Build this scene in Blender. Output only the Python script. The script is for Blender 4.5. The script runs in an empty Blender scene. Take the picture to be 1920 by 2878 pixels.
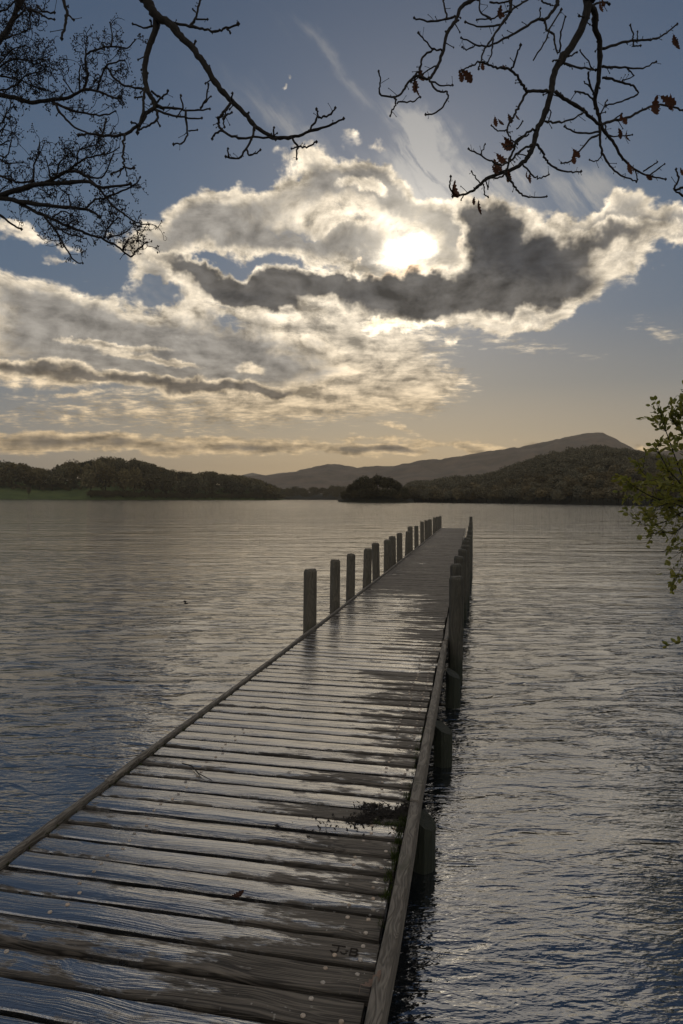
import bpy, math, random
import numpy as np
from mathutils import Vector, Matrix

SC = bpy.context.scene
COL = SC.collection
rnd = random.Random(11)
rng = np.random.default_rng(5)

# ------------------------------------------------------------------ camera
EYE = Vector((0, 0, 2.25))
F = 1500.0                                   # focal length in picture units (1568 wide)
PITCH = -math.atan(30.75 / F)
ROLL = math.radians(0.29)
cd = bpy.data.cameras.new('camera')
cam = bpy.data.objects.new('camera', cd); COL.objects.link(cam)
cd.sensor_fit = 'HORIZONTAL'; cd.sensor_width = 24.0; cd.lens = 24.0 * F / 1568
cd.clip_start = 0.05; cd.clip_end = 30000
RC = Matrix.Rotation(math.pi / 2 + PITCH, 3, 'X') @ Matrix.Rotation(ROLL, 3, 'Z')
cam.matrix_world = Matrix.Translation(EYE) @ RC.to_4x4()
SC.camera = cam

# ------------------------------------------------------------------ sky, sun, exposure
SC.view_settings.view_transform = 'Standard'; SC.view_settings.look = 'None'
SC.view_settings.exposure = 0.34; SC.view_settings.gamma = 1.0
SC.view_settings.use_curve_mapping = False
SC.cycles.max_bounces = 4; SC.cycles.diffuse_bounces = 2; SC.cycles.glossy_bounces = 3
SC.cycles.volume_bounces = 0; SC.cycles.transmission_bounces = 2; SC.cycles.transparent_max_bounces = 6
SC.cycles.sample_clamp_indirect = 4.0
SUN_EL = math.radians(21.2); SUN_AZ = math.radians(6.1)      # azimuth from +Y towards +X
SUN_DIR = Vector((math.sin(SUN_AZ) * math.cos(SUN_EL), math.cos(SUN_AZ) * math.cos(SUN_EL), math.sin(SUN_EL)))
sl = bpy.data.lights.new('sun', 'SUN'); sl.energy = 0.15; sl.angle = math.radians(44); sl.color = (1, .86, .66)
so = bpy.data.objects.new('sun', sl); COL.objects.link(so)
so.rotation_euler = SUN_DIR.to_track_quat('Z', 'Y').to_euler(); so.location = (0, 0, 50)


class G:
    """tiny expression builder for shader math"""
    def __init__(s, tree): s.t = tree; s.n = tree.nodes; s.l = tree.links
    def put(s, sock, v):
        if isinstance(v, bpy.types.NodeSocket): s.l.new(v, sock)
        else: sock.default_value = v
    def m(s, op, a, b=0.0, c=0.0, clamp=False):
        n = s.n.new('ShaderNodeMath'); n.operation = op; n.use_clamp = clamp
        s.put(n.inputs[0], a); s.put(n.inputs[1], b)
        if op in ('MULTIPLY_ADD',): s.put(n.inputs[2], c)
        return n.outputs[0]
    def add(s, a, b): return s.m('ADD', a, b)
    def sub(s, a, b): return s.m('SUBTRACT', a, b)
    def mul(s, a, b): return s.m('MULTIPLY', a, b)
    def div(s, a, b): return s.m('DIVIDE', a, b)
    def mad(s, a, b, c): return s.m('MULTIPLY_ADD', a, b, c)
    def mx(s, a, b): return s.m('MAXIMUM', a, b)
    def mn(s, a, b): return s.m('MINIMUM', a, b)
    def ss(s, x, a, b, oa=0.0, ob=1.0, kind='SMOOTHSTEP'):
        n = s.n.new('ShaderNodeMapRange'); n.interpolation_type = kind
        s.put(n.inputs[0], x); s.put(n.inputs[1], a); s.put(n.inputs[2], b); s.put(n.inputs[3], oa); s.put(n.inputs[4], ob)
        return n.outputs[0]
    def mix(s, f, a, b, mode='MIX'):
        n = s.n.new('ShaderNodeMix'); n.data_type = 'RGBA'; n.blend_type = mode
        s.put(n.inputs[0], f)
        for i, v in ((6, a), (7, b)):
            s.put(n.inputs[i], (*v, 1) if isinstance(v, tuple) and len(v) == 3 else v)
        return n.outputs[2]
    def vec(s, op, a, b=None, scale=None):
        n = s.n.new('ShaderNodeVectorMath'); n.operation = op
        s.put(n.inputs[0], a)
        if b is not None: s.put(n.inputs[1], b)
        if scale is not None: s.put(n.inputs[3], scale)
        return n.outputs['Value'] if op in ('DOT_PRODUCT', 'LENGTH', 'DISTANCE') else n.outputs[0]
    def xyz(s, x, y, z):
        n = s.n.new('ShaderNodeCombineXYZ')
        for i, v in enumerate((x, y, z)): s.put(n.inputs[i], v)
        return n.outputs[0]
    def sep(s, v):
        n = s.n.new('ShaderNodeSeparateXYZ'); s.l.new(v, n.inputs[0]); return n.outputs
    def noise(s, v, scale, detail=4, rough=.5, dist=0.0, lac=2.0, out=0):
        n = s.n.new('ShaderNodeTexNoise'); n.noise_dimensions = '3D'
        if v is not None: s.l.new(v, n.inputs['Vector'])
        n.inputs['Scale'].default_value = scale; n.inputs['Detail'].default_value = detail
        n.inputs['Roughness'].default_value = rough; n.inputs['Distortion'].default_value = dist
        n.inputs['Lacunarity'].default_value = lac
        return n.outputs[out]
    def mapping(s, v, loc=(0, 0, 0), rot=(0, 0, 0), scale=(1, 1, 1), kind='POINT'):
        n = s.n.new('ShaderNodeMapping'); n.vector_type = kind
        s.l.new(v, n.inputs[0]); n.inputs[1].default_value = loc; n.inputs[2].default_value = rot; n.inputs[3].default_value = scale
        return n.outputs[0]
    def ramp(s, x, stops, interp='LINEAR'):
        n = s.n.new('ShaderNodeValToRGB'); n.color_ramp.interpolation = interp
        e = n.color_ramp.elements
        while len(e) < len(stops): e.new(0.5)
        for q, (p, c) in zip(e, stops):
            q.position = p; q.color = (*c, 1)
        s.put(n.inputs[0], x); return n.outputs[0]


def build_world():
    w = bpy.data.worlds.new('World'); SC.world = w; w.use_nodes = True
    g = G(w.node_tree); nt = w.node_tree; nt.nodes.clear()
    tc = nt.nodes.new('ShaderNodeTexCoord'); d = tc.outputs['Generated']
    X, Y, Z = g.sep(d)
    yy = g.mx(Y, 0.02)
    # the direction as slopes right / up of +Y: where in the sky each cloud hangs
    U = g.div(X, yy); V = g.div(Z, yy)
    uv = g.xyz(U, V, 0.0)
    zc = g.mx(Z, 0.0)
    sunang = g.m('ARCCOSINE', g.vec('DOT_PRODUCT', d, tuple(SUN_DIR)))   # radians from the sun
    el = g.m('ARCSINE', zc)
    # clear sky ----------------------------------------------------------------
    nis = nt.nodes.new('ShaderNodeTexSky'); nis.sky_type = 'NISHITA'; nis.sun_disc = False
    nis.sun_elevation = SUN_EL; nis.sun_rotation = SUN_AZ
    nis.air_density = 1.2; nis.dust_density = 1.5; nis.ozone_density = 2.0
    nrgb = g.vec('SCALE', nis.outputs[0], scale=0.05)
    base = g.ramp(g.div(el, 1.2), [(0.0, (.56, .40, .215)), (.035, (.47, .345, .20)), (.085, (.295, .245, .178)), (.14, (.168, .166, .160)),
                                   (.22, (.082, .112, .156)), (.32, (.054, .092, .150)), (.44, (.038, .071, .128)),
                                   (.56, (.028, .054, .102)), (.75, (.016, .034, .070)), (1.0, (.010, .024, .055))])
    cool = g.ramp(g.div(el, 1.2), [(0.0, (.21, .195, .175)), (.12, (.135, .156, .184)), (.25, (.060, .098, .156)), (.44, (.044, .074, .124)), (.56, (.028, .054, .102)), (.75, (.016, .034, .070)), (1.0, (.010, .024, .055))])
    sky = g.mix(g.ss(sunang, .25, .85), base, cool)
    glow = g.mul(g.m('EXPONENT', g.mul(sunang, -7.0)), 0.17)
    sky = g.mix(1.0, sky, g.vec('SCALE', (1.0, .82, .60), scale=glow), 'ADD')
    sky = g.mix(0.06, sky, nrgb, 'ADD')
    sky = g.vec('SCALE', sky, scale=g.ss(sunang, .8, 1.8, 1.0, 1.9))

    def blobs(items, v):
        acc = None; a, b, _ = g.sep(v)
        for (cx, cy, sx, sy, rot, A) in items:
            loc = ((cx - 784) / F, (1144.5 - cy + (cx - 784) * .0051) / F, 0)
            # (the running sum rides along in z, scaled to nothing, so the nodes are worked off one by one)
            m = g.mapping(g.xyz(a, b, 0.0 if acc is None else acc), loc, (0, 0, math.radians(-rot)), (sx / F, sy / F, 1e9), 'TEXTURE')
            q = g.vec('DOT_PRODUCT', m, m)
            e = g.m('POWER', 2.0, g.mul(q, -1.0))
            acc = g.mul(e, A) if acc is None else g.mad(e, A, acc)
        return acc
    wv = g.noise(d, 9.0, 5, .6, out=1)
    wv = g.vec('SCALE', g.vec('SUBTRACT', wv, (.5, .5, .5)), scale=g.ss(V, .05, .36, .035, .15))
    uvw = g.vec('ADD', uv, wv)
    back = g.ss(Y, .35, .1)                    # away from the view: a plain broken cloud cover

    def fields(dv):
        x, y, z = g.sep(dv)
        pl = g.add(g.mx(z, 0.0), 0.10)
        P = g.xyz(g.div(x, pl), g.div(y, pl), 0.0)          # on the cloud layer
        nb = g.noise(g.mapping(dv, scale=(1, 1, 1.5)), 15.0, 8, .63, .35)   # billows
        n2 = g.noise(P, 4.6, 7, .62, .3)
        return P, g.mul(g.sub(nb, .5), 2.6), g.mul(g.sub(n2, .5), 2.6)
    P, nb, n2 = fields(d)
    tosun = g.vec('NORMALIZE', g.vec('SUBTRACT', tuple(SUN_DIR), d))
    d2 = g.vec('NORMALIZE', g.vec('ADD', d, g.vec('SCALE', tosun, scale=.016)))
    _, nbs, n2s = fields(d2)
    n1 = g.mul(g.sub(g.noise(P, 1.5, 4, .55), .5), 2.4)
    low = g.mul(g.mul(g.sub(g.noise(g.mapping(d, scale=(1, 1, 2.0)), 38.0, 5, .6), .5), 2.6), g.ss(V, .30, .08))   # smaller billows far off
    fine = g.mul(g.sub(g.noise(g.mapping(P, rot=(0, 0, .5), scale=(1.0, 1.5, 1)), 13.0, 5, .6), .5), 2.6)
    relief = g.add(g.sub(nb, nbs), g.mul(g.sub(n2, n2s), .6))            # + on the side that faces the sun

    # high bright layer ---------------------------------------------------------
    H = blobs([(60, 700, 190, 45, 14, .75), (230, 750, 220, 60, 8, .85), (420, 790, 200, 60, 4, .8), (120, 800, 260, 50, 5, .75), (560, 830, 160, 60, 0, .6),
               (330, 860, 300, 40, 0, .65), (640, 850, 200, 40, 0, .6),
               (40, 545, 80, 22, 5, .6), (115, 590, 34, 8, 0, .5), (150, 560, 70, 14, 0, .35),
               (420, 510, 110, 42, -14, .85), (560, 480, 110, 48, -16, .9), (720, 450, 80, 46, 0, .9), (800, 420, 80, 42, 8, .95), (880, 440, 60, 40, 30, .8), (960, 490, 90, 38, 20, .85),
               (640, 545, 160, 40, -4, .8), (480, 560, 140, 36, 0, .7), (770, 570, 120, 34, 6, .8), (340, 600, 50, 40, 40, .8), (860, 560, 60, 40, 0, .5), (1000, 600, 90, 30, -8, .85), (1030, 550, 50, 40, 0, .7), (880, 610, 80, 24, 0, .6),
               (1060, 510, 70, 46, 10, .85), (1170, 540, 80, 36, 34, .6), (1260, 555, 60, 34, 0, .6), (1340, 560, 120, 44, -6, .9), (1450, 545, 130, 40, -8, .95), (1550, 515, 60, 34, -30, .9), (1440, 490, 20, 20, 0, .5),
               (1290, 700, 70, 34, -24, .8), (1200, 735, 120, 22, -6, .7), (1040, 745, 90, 18, 0, .6), (1360, 630, 90, 22, -12, .6), (400, 660, 60, 30, 20, .5), (330, 650, 34, 22, 0, .55),
               (850, 330, 40, 14, 0, .48), (683, 213, 18, 11, 25, .62), (655, 238, 14, 9, 10, .55), (510, 428, 34, 10, 0, .42),
               (910, 985, 46, 8, 12, .6), (1050, 830, 30, 6, 10, .4), (470, 1008, 500, 11, 0, .62), (330, 862, 220, 9, 4, .5), (100, 822, 160, 10, 6, .5), (1000, 1022, 90, 10, 0, .55), (1090, 1030, 40, 12, 20, .6), (1200, 1025, 100, 10, -10, .6),
               (1470, 1026, 34, 12, 24, .8), (1040, 775, 40, 8, 0, .5)], uvw)
    FAN = blobs([(720, 760, 170, 55, 14, .75), (860, 800, 110, 60, 30, .8), (900, 880, 110, 36, 0, .55), (700, 880, 220, 60, 0, .72), (780, 920, 160, 30, 0, .6), (640, 760, 90, 40, 0, .5), (870, 720, 80, 40, 10, .6), (300, 950, 420, 50, 0, .50), (200, 650, 200, 40, 14, .25),
                 (960, 850, 90, 20, 10, .5), (1190, 790, 200, 22, 6, .42), (1500, 745, 120, 24, 8, .38)], uvw)
    # the low dark cloud and the streaks of shade under the left bank --------------
    L = blobs([(1180, 585, 120, 74, 20, 1.15), (1105, 520, 50, 50, 20, .85), (1100, 665, 190, 46, -6, 1.0), (900, 662, 130, 36, 6, .85), (740, 645, 110, 26, -6, .95), (640, 672, 80, 26, -8, .9),
               (545, 690, 110, 32, 14, .95), (430, 625, 110, 20, 24, .9), (620, 725, 90, 14, 8, .65),
               (1215, 690, 100, 30, -10, .7), (1350, 565, 90, 24, -2, .62), (1480, 545, 90, 22, -10, .60), (825, 440, 42, 22, 8, .5), (965, 722, 50, 26, 0, .65),
               (800, 532, 80, 13, 3, .6), (860, 505, 30, 10, 0, .35), (1160, 632, 26, 12, 0, -.35),
               (936, 572, 80, 38, -6, -1.9), (80, 838, 150, 15, 9, .95), (290, 880, 140, 11, 6, .75), (520, 900, 170, 13, 0, .95), (640, 908, 60, 9, -3, .5),
               (250, 800, 100, 10, 5, .7), (350, 838, 90, 10, 10, .7), (590, 850, 40, 16, 0, .5), (60, 1014, 200, 20, 2, .72), (360, 1026, 180, 14, 2, .66), (570, 1022, 80, 10, 0, .55),
               (760, 1030, 120, 12, 3, .7), (900, 1032, 80, 9, 3, .62), (120, 905, 160, 8, 2, .4), (180, 960, 240, 14, 0, .3)], uvw)
    core = blobs([(1190, 580, 120, 70, 20, 1.0), (540, 695, 90, 24, 14, .6), (830, 660, 120, 20, 0, .5)], uvw)
    hole = blobs([(934, 580, 64, 34, -8, 1.0)], g.vec('ADD', uv, g.vec('SCALE', wv, scale=.4)))
    hole2 = blobs([(885, 730, 56, 22, 10, .95), (985, 748, 50, 14, 0, .7)], uvw)

    Hd = g.add(H, g.mul(back, .45))
    Hd = g.mad(low, .22, Hd)
    Hn = g.add(Hd, g.mul(g.add(g.mul(nb, .46), g.add(g.mul(n2, .42), g.mul(n1, .20))), g.ss(Hd, .0, .30, .35, 1.0)))
    aH = g.mul(g.ss(Hn, .31, .74), g.ss(Hd, .02, .2))
    tH = g.ss(Hn, .60, 1.45)
    Fd = g.add(FAN, g.mul(fine, g.ss(FAN, 0, .4, .1, .42))); Fd = g.add(Fd, g.mul(n2, .22))
    aF = g.mul(g.ss(Fd, .26, .72), .85)
    Ld = g.add(L, g.mul(back, .25))
    Ld = g.mad(low, .24, Ld)
    Ln = g.add(Ld, g.mul(g.add(g.add(g.mul(nb, .42), g.mul(n2, .24)), g.mul(n1, .18)), g.ss(Ld, .0, .4, .2, .9)))
    aL = g.ss(Ln, .20, .56)
    tL = g.ss(g.add(Ld, g.mul(g.sub(Ln, Ld), .70)), .34, .98)
    # wisps of cirrus
    n3 = g.noise(g.mapping(g.vec('ADD', uv, g.vec('SCALE', wv, scale=.25)), rot=(0, 0, math.radians(-52)), scale=(.22, .045, 1), kind='TEXTURE'), 1.0, 7, .66, .25)
    ci = blobs([(925, 300, 36, 60, -25, 1.1), (965, 360, 50, 70, -32, 1.2), (1010, 420, 90, 46, 30, .9), (1230, 430, 230, 40, 14, .7), (1380, 440, 60, 40, -40, .6), (760, 170, 160, 22, 38, .45),
                (620, 290, 200, 40, 30, .35), (1150, 470, 200, 30, 10, .4), (700, 330, 90, 20, 20, .3)], uvw)
    aC = g.mul(g.ss(g.mul(ci, g.ss(n3, .28, .72)), .04, .75), .62)
    gap = blobs([(360, 672, 50, 20, 0, .9), (540, 765, 70, 12, 4, .7), (640, 585, 120, 10, -4, .35), (700, 535, 160, 10, 4, .4), (150, 640, 120, 40, 10, .5)], uvw)
    aH = g.mul(aH, g.ss(g.add(gap, g.add(g.mul(nb, .30), g.mul(n2, .15))), .30, .62, 1.0, .08))
    # light ------------------------------------------------------------------------
    near = g.m('EXPONENT', g.mul(sunang, -5.5))
    warm = g.ss(el, .05, .28)
    bc = g.mix(warm, (.82, .60, .34), (1.0, .86, .66))
    bright = g.vec('SCALE', bc, scale=g.mad(near, .30, g.ss(sunang, .6, 1.8, .66, .92)))
    lit = g.ss(relief, -.45, .45, .40, 1.62, 'LINEAR')
    mid = g.mix(g.ss(el, .06, .22), (.235, .195, .140), (.215, .203, .187))
    colH = g.mix(g.mul(tH, .92), g.vec('SCALE', bright, scale=lit), g.vec('SCALE', mid, scale=g.mad(relief, .7, 1.0)))
    dark = g.mix(g.ss(el, .10, .24), (.150, .122, .090), (.096, .090, .083))
    dark = g.mix(g.ss(core, .2, .9), dark, (.044, .044, .046))
    dark = g.vec('SCALE', dark, scale=g.mx(g.mad(nb, .45, g.mad(relief, .85, 1.05)), .45))
    bright = g.mix(g.mul(g.ss(hole, .02, .3), g.ss(hole, .75, .4)), bright, (.95, .62, .36))      # a faint corona of brown and gold round the sun
    colL = g.mix(tL, g.vec('SCALE', bright, scale=lit), dark)
    out = g.mix(aC, sky, g.vec('SCALE', (.95, .90, .82), scale=g.mad(near, .50, .26)))
    out = g.mix(aF, out, g.vec('SCALE', bright, scale=g.mul(g.mad(fine, .35, .80), lit)))
    out = g.mix(aH, out, colH)
    out = g.mix(aL, out, colL)
    # the veiled sun shining through the gap
    clear = g.sub(1.0, g.mul(aL, g.ss(tL, .15, .75)))
    veil = g.mul(g.ss(g.add(hole, g.mul(nb, .42)), .28, .95), clear)
    disc = g.mul(g.m('EXPONENT', g.mul(g.mul(sunang, sunang), -330.0)), clear)
    rim = g.mul(g.ss(g.add(hole2, g.add(g.mul(nb, .55), g.mul(fine, .25))), .40, 1.15), g.sub(1.0, g.mul(tL, .9)))
    gl = g.add(g.add(g.mul(veil, 2.2), g.mul(disc, .34)), g.mul(rim, 2.0))
    out = g.mix(1.0, out, g.vec('SCALE', g.mix(g.ss(rim, .05, .5), (1.0, .88, .68), (1.0, .76, .44)), scale=gl), 'ADD')
    out = g.mix(g.ss(Z, -.02, -.10), out, (.06, .06, .06))
    bg = nt.nodes.new('ShaderNodeBackground'); nt.links.new(out, bg.inputs[0]); bg.inputs[1].default_value = 1.0
    o = nt.nodes.new('ShaderNodeOutputWorld'); nt.links.new(bg.outputs[0], o.inputs[0])
    w.cycles.sampling_method = 'MANUAL'; w.cycles.sample_map_resolution = 512


build_world()

# ------------------------------------------------------------------ helpers
K = 1568 / 1920


def ray(px, py):
    return RC @ Vector(((px - 784) / F, -(py - 1175.25) / F, -1))


def at_depth(px, py, depth):
    """point seen at picture position (1568 units) at a distance along +Y"""
    d = ray(px, py); return EYE + d * (depth / d.y)


def horizon(px): return 1144.4 + (px - 784) * .0051


def material(name):
    m = bpy.data.materials.new(name); m.use_nodes = True
    nt = m.node_tree; b = nt.nodes['Principled BSDF']
    return m, G(nt), b


def mesh_data(name, V, Fc, mat=None, smooth=False):
    me = bpy.data.meshes.new(name); me.from_pydata([tuple(v) for v in V], [], Fc); me.update()
    if mat: me.materials.append(mat)
    if smooth: me.polygons.foreach_set('use_smooth', [True] * len(me.polygons))
    return me


def link(name, data, parent=None, loc=None, kind=None, label=None, cat=None, group=None):
    o = bpy.data.objects.new(name, data); COL.objects.link(o)
    if parent: o.parent = parent
    if loc is not None: o.location = loc
    if kind: o['kind'] = kind
    if label: o['label'] = label
    if cat: o['category'] = cat
    if group: o['group'] = group
    return o


def thing(name, label, cat, loc=(0, 0, 0), group=None):
    return link(name, None, None, loc, None, label, cat, group)


class MB:
    """collects raw geometry for one mesh"""
    def __init__(s): s.v = []; s.f = []
    def tube(s, pts, radii, n=6, wob=0.0, cap=True):
        pts = [Vector(p) for p in pts]
        if len(pts) < 2: return
        base = len(s.v); prev = None
        for i, p in enumerate(pts):
            t = (pts[min(i + 1, len(pts) - 1)] - pts[max(i - 1, 0)])
            if t.length < 1e-9: t = Vector((0, 0, 1))
            t.normalize()
            if prev is None:
                a = t.orthogonal().normalized()
            else:
                a = (prev - t * prev.dot(t))
                a = a.normalized() if a.length > 1e-6 else t.orthogonal().normalized()
            prev = a; b = t.cross(a)
            for k in range(n):
                th = 2 * math.pi * k / n
                r = radii[i] * (1 + wob * rnd.uniform(-1, 1))
                s.v.append(p + a * (r * math.cos(th)) + b * (r * math.sin(th)))
        for i in range(len(pts) - 1):
            for k in range(n):
                k2 = (k + 1) % n
                s.f.append((base + i * n + k, base + i * n + k2, base + (i + 1) * n + k2, base + (i + 1) * n + k))
        if cap:
            s.f.append(tuple(base + k for k in reversed(range(n))))
            s.f.append(tuple(base + (len(pts) - 1) * n + k for k in range(n)))
    def blob(s, c, r, n=5, sq=(1, 1, 1)):
        c = Vector(c); b = len(s.v)
        s.v.append(c + Vector((0, 0, r * sq[2])))
        for k in range(n):
            th = 2 * math.pi * k / n
            s.v.append(c + Vector((r * sq[0] * math.cos(th), r * sq[1] * math.sin(th), 0)))
        s.v.append(c - Vector((0, 0, r * sq[2])))
        for k in range(n):
            k2 = (k + 1) % n
            s.f.append((b, b + 1 + k, b + 1 + k2)); s.f.append((b + n + 1, b + 1 + k2, b + 1 + k))
    def box(s, c, size, rotz=0.0, jit=0.0):
        cx, cy, cz = c; b = len(s.v); ca, sa = math.cos(rotz), math.sin(rotz)
        for dz in (-.5, .5):
            for dx, dy in ((-.5, -.5), (.5, -.5), (.5, .5), (-.5, .5)):
                x, y = dx * size[0] + rnd.uniform(-jit, jit), dy * size[1] + rnd.uniform(-jit, jit)
                s.v.append(Vector((cx + x * ca - y * sa, cy + x * sa + y * ca, cz + dz * size[2])))
        for q in ((0, 3, 2, 1), (4, 5, 6, 7), (0, 1, 5, 4), (1, 2, 6, 5), (2, 3, 7, 6), (3, 0, 4, 7)):
            s.f.append(tuple(b + i for i in q))
    def data(s, name, mat, smooth=False): return mesh_data(name, s.v, s.f, mat, smooth)


def smooth_path(P, sub=4):
    """Catmull-Rom through the given points"""
    P = [Vector(p) for p in P]
    if len(P) < 3: sub = max(sub, 3)
    out = []
    for i in range(len(P) - 1):
        p0, p1, p2, p3 = P[max(i - 1, 0)], P[i], P[i + 1], P[min(i + 2, len(P) - 1)]
        for k in range(sub):
            t = k / sub
            out.append(.5 * ((2 * p1) + (p2 - p0) * t + (2 * p0 - 5 * p1 + 4 * p2 - p3) * t * t + (3 * p1 - p0 - 3 * p2 + p3) * t ** 3))
    out.append(P[-1]); return out


def noise2(x, y, seed=0, octaves=4):
    """cheap value noise on arrays"""
    x = np.asarray(x, float); y = np.asarray(y, float); r = np.zeros(np.broadcast(x, y).shape); amp = 1.0
    def h(i, j):
        n = np.sin(i * 127.1 + j * 311.7 + seed * 74.7) * 43758.5453
        return n - np.floor(n)
    for o in range(octaves):
        xi, yi = np.floor(x), np.floor(y); xf, yf = x - xi, y - yi
        u = xf * xf * (3 - 2 * xf); v = yf * yf * (3 - 2 * yf)
        a = h(xi, yi) * (1 - u) + h(xi + 1, yi) * u; b = h(xi, yi + 1) * (1 - u) + h(xi + 1, yi + 1) * u
        r += amp * (a * (1 - v) + b * v - .5); amp *= .5; x = x * 2.03 + 5.1; y = y * 2.03 + 1.7
    return r


# ------------------------------------------------------------------ materials
def mat_water():
    m, g, b = material('lake_water')
    geo = g.n.new('ShaderNodeNewGeometry'); P = geo.outputs['Position']
    x, y, z = g.sep(P)
    dist = g.vec('LENGTH', P)
    b.inputs['Base Color'].default_value = (.006, .009, .012, 1)
    b.inputs['IOR'].default_value = 3.6
    b.inputs['Specular IOR Level'].default_value = .5
    # wind-rippled and calmer patches
    pat = g.noise(g.mapping(P, scale=(.05, .11, 1)), 1.0, 4, .55)
    patch = g.ss(pat, .36, .66, .55, 1.35)
    A = g.noise(g.mapping(P, rot=(0, 0, .18), scale=(.42, 1.15, 1)), 1.0, 2, .5, .4)       # long low swell
    B = g.noise(g.mapping(P, rot=(0, 0, -.12), scale=(2.0, 6.2, 1)), 1.0, 3, .55, .6)       # ripples
    Cc = g.noise(g.mapping(P, rot=(0, 0, .35), scale=(6.5, 17.0, 1)), 1.0, 3, .6, .3)        # fine chop
    Br = g.m('ABSOLUTE', g.mad(B, 2.0, -1.0))                       # sharp little crests
    Dd = g.noise(g.mapping(P, rot=(0, 0, -.42), scale=(7.5, 19.0, 1)), 1.0, 3, .55, .3)
    Ee = g.noise(g.mapping(P, rot=(0, 0, .08), scale=(.13, .42, 1)), 1.0, 4, .6, .5)         # far wind waves
    fine = g.mul(g.mul(g.add(Cc, Dd), .0088), g.ss(dist, 3, 13, 1.0, .22))
    midw = g.mul(g.mad(B, .032, g.mul(Br, -.022)), g.mul(g.ss(dist, 8, 40, 1.0, .40), g.ss(dist, 2.5, 8, .5, 1.0)))
    h = g.add(g.add(g.mul(A, .046), g.mul(g.add(fine, midw), patch)), g.mul(g.mul(Ee, .20), g.ss(dist, 12, 60, .12, 1.0)))
    bump = g.n.new('ShaderNodeBump'); bump.inputs['Strength'].default_value = 1.0; bump.inputs['Distance'].default_value = 1.0
    g.put(bump.inputs['Height'], h)
    g.l.new(bump.outputs[0], b.inputs['Normal'])
    g.put(b.inputs['Roughness'], g.ss(dist, 5, 160, .015, .09, 'LINEAR'))
    return m


WOOD_ROT = math.radians(11.2)


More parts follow.
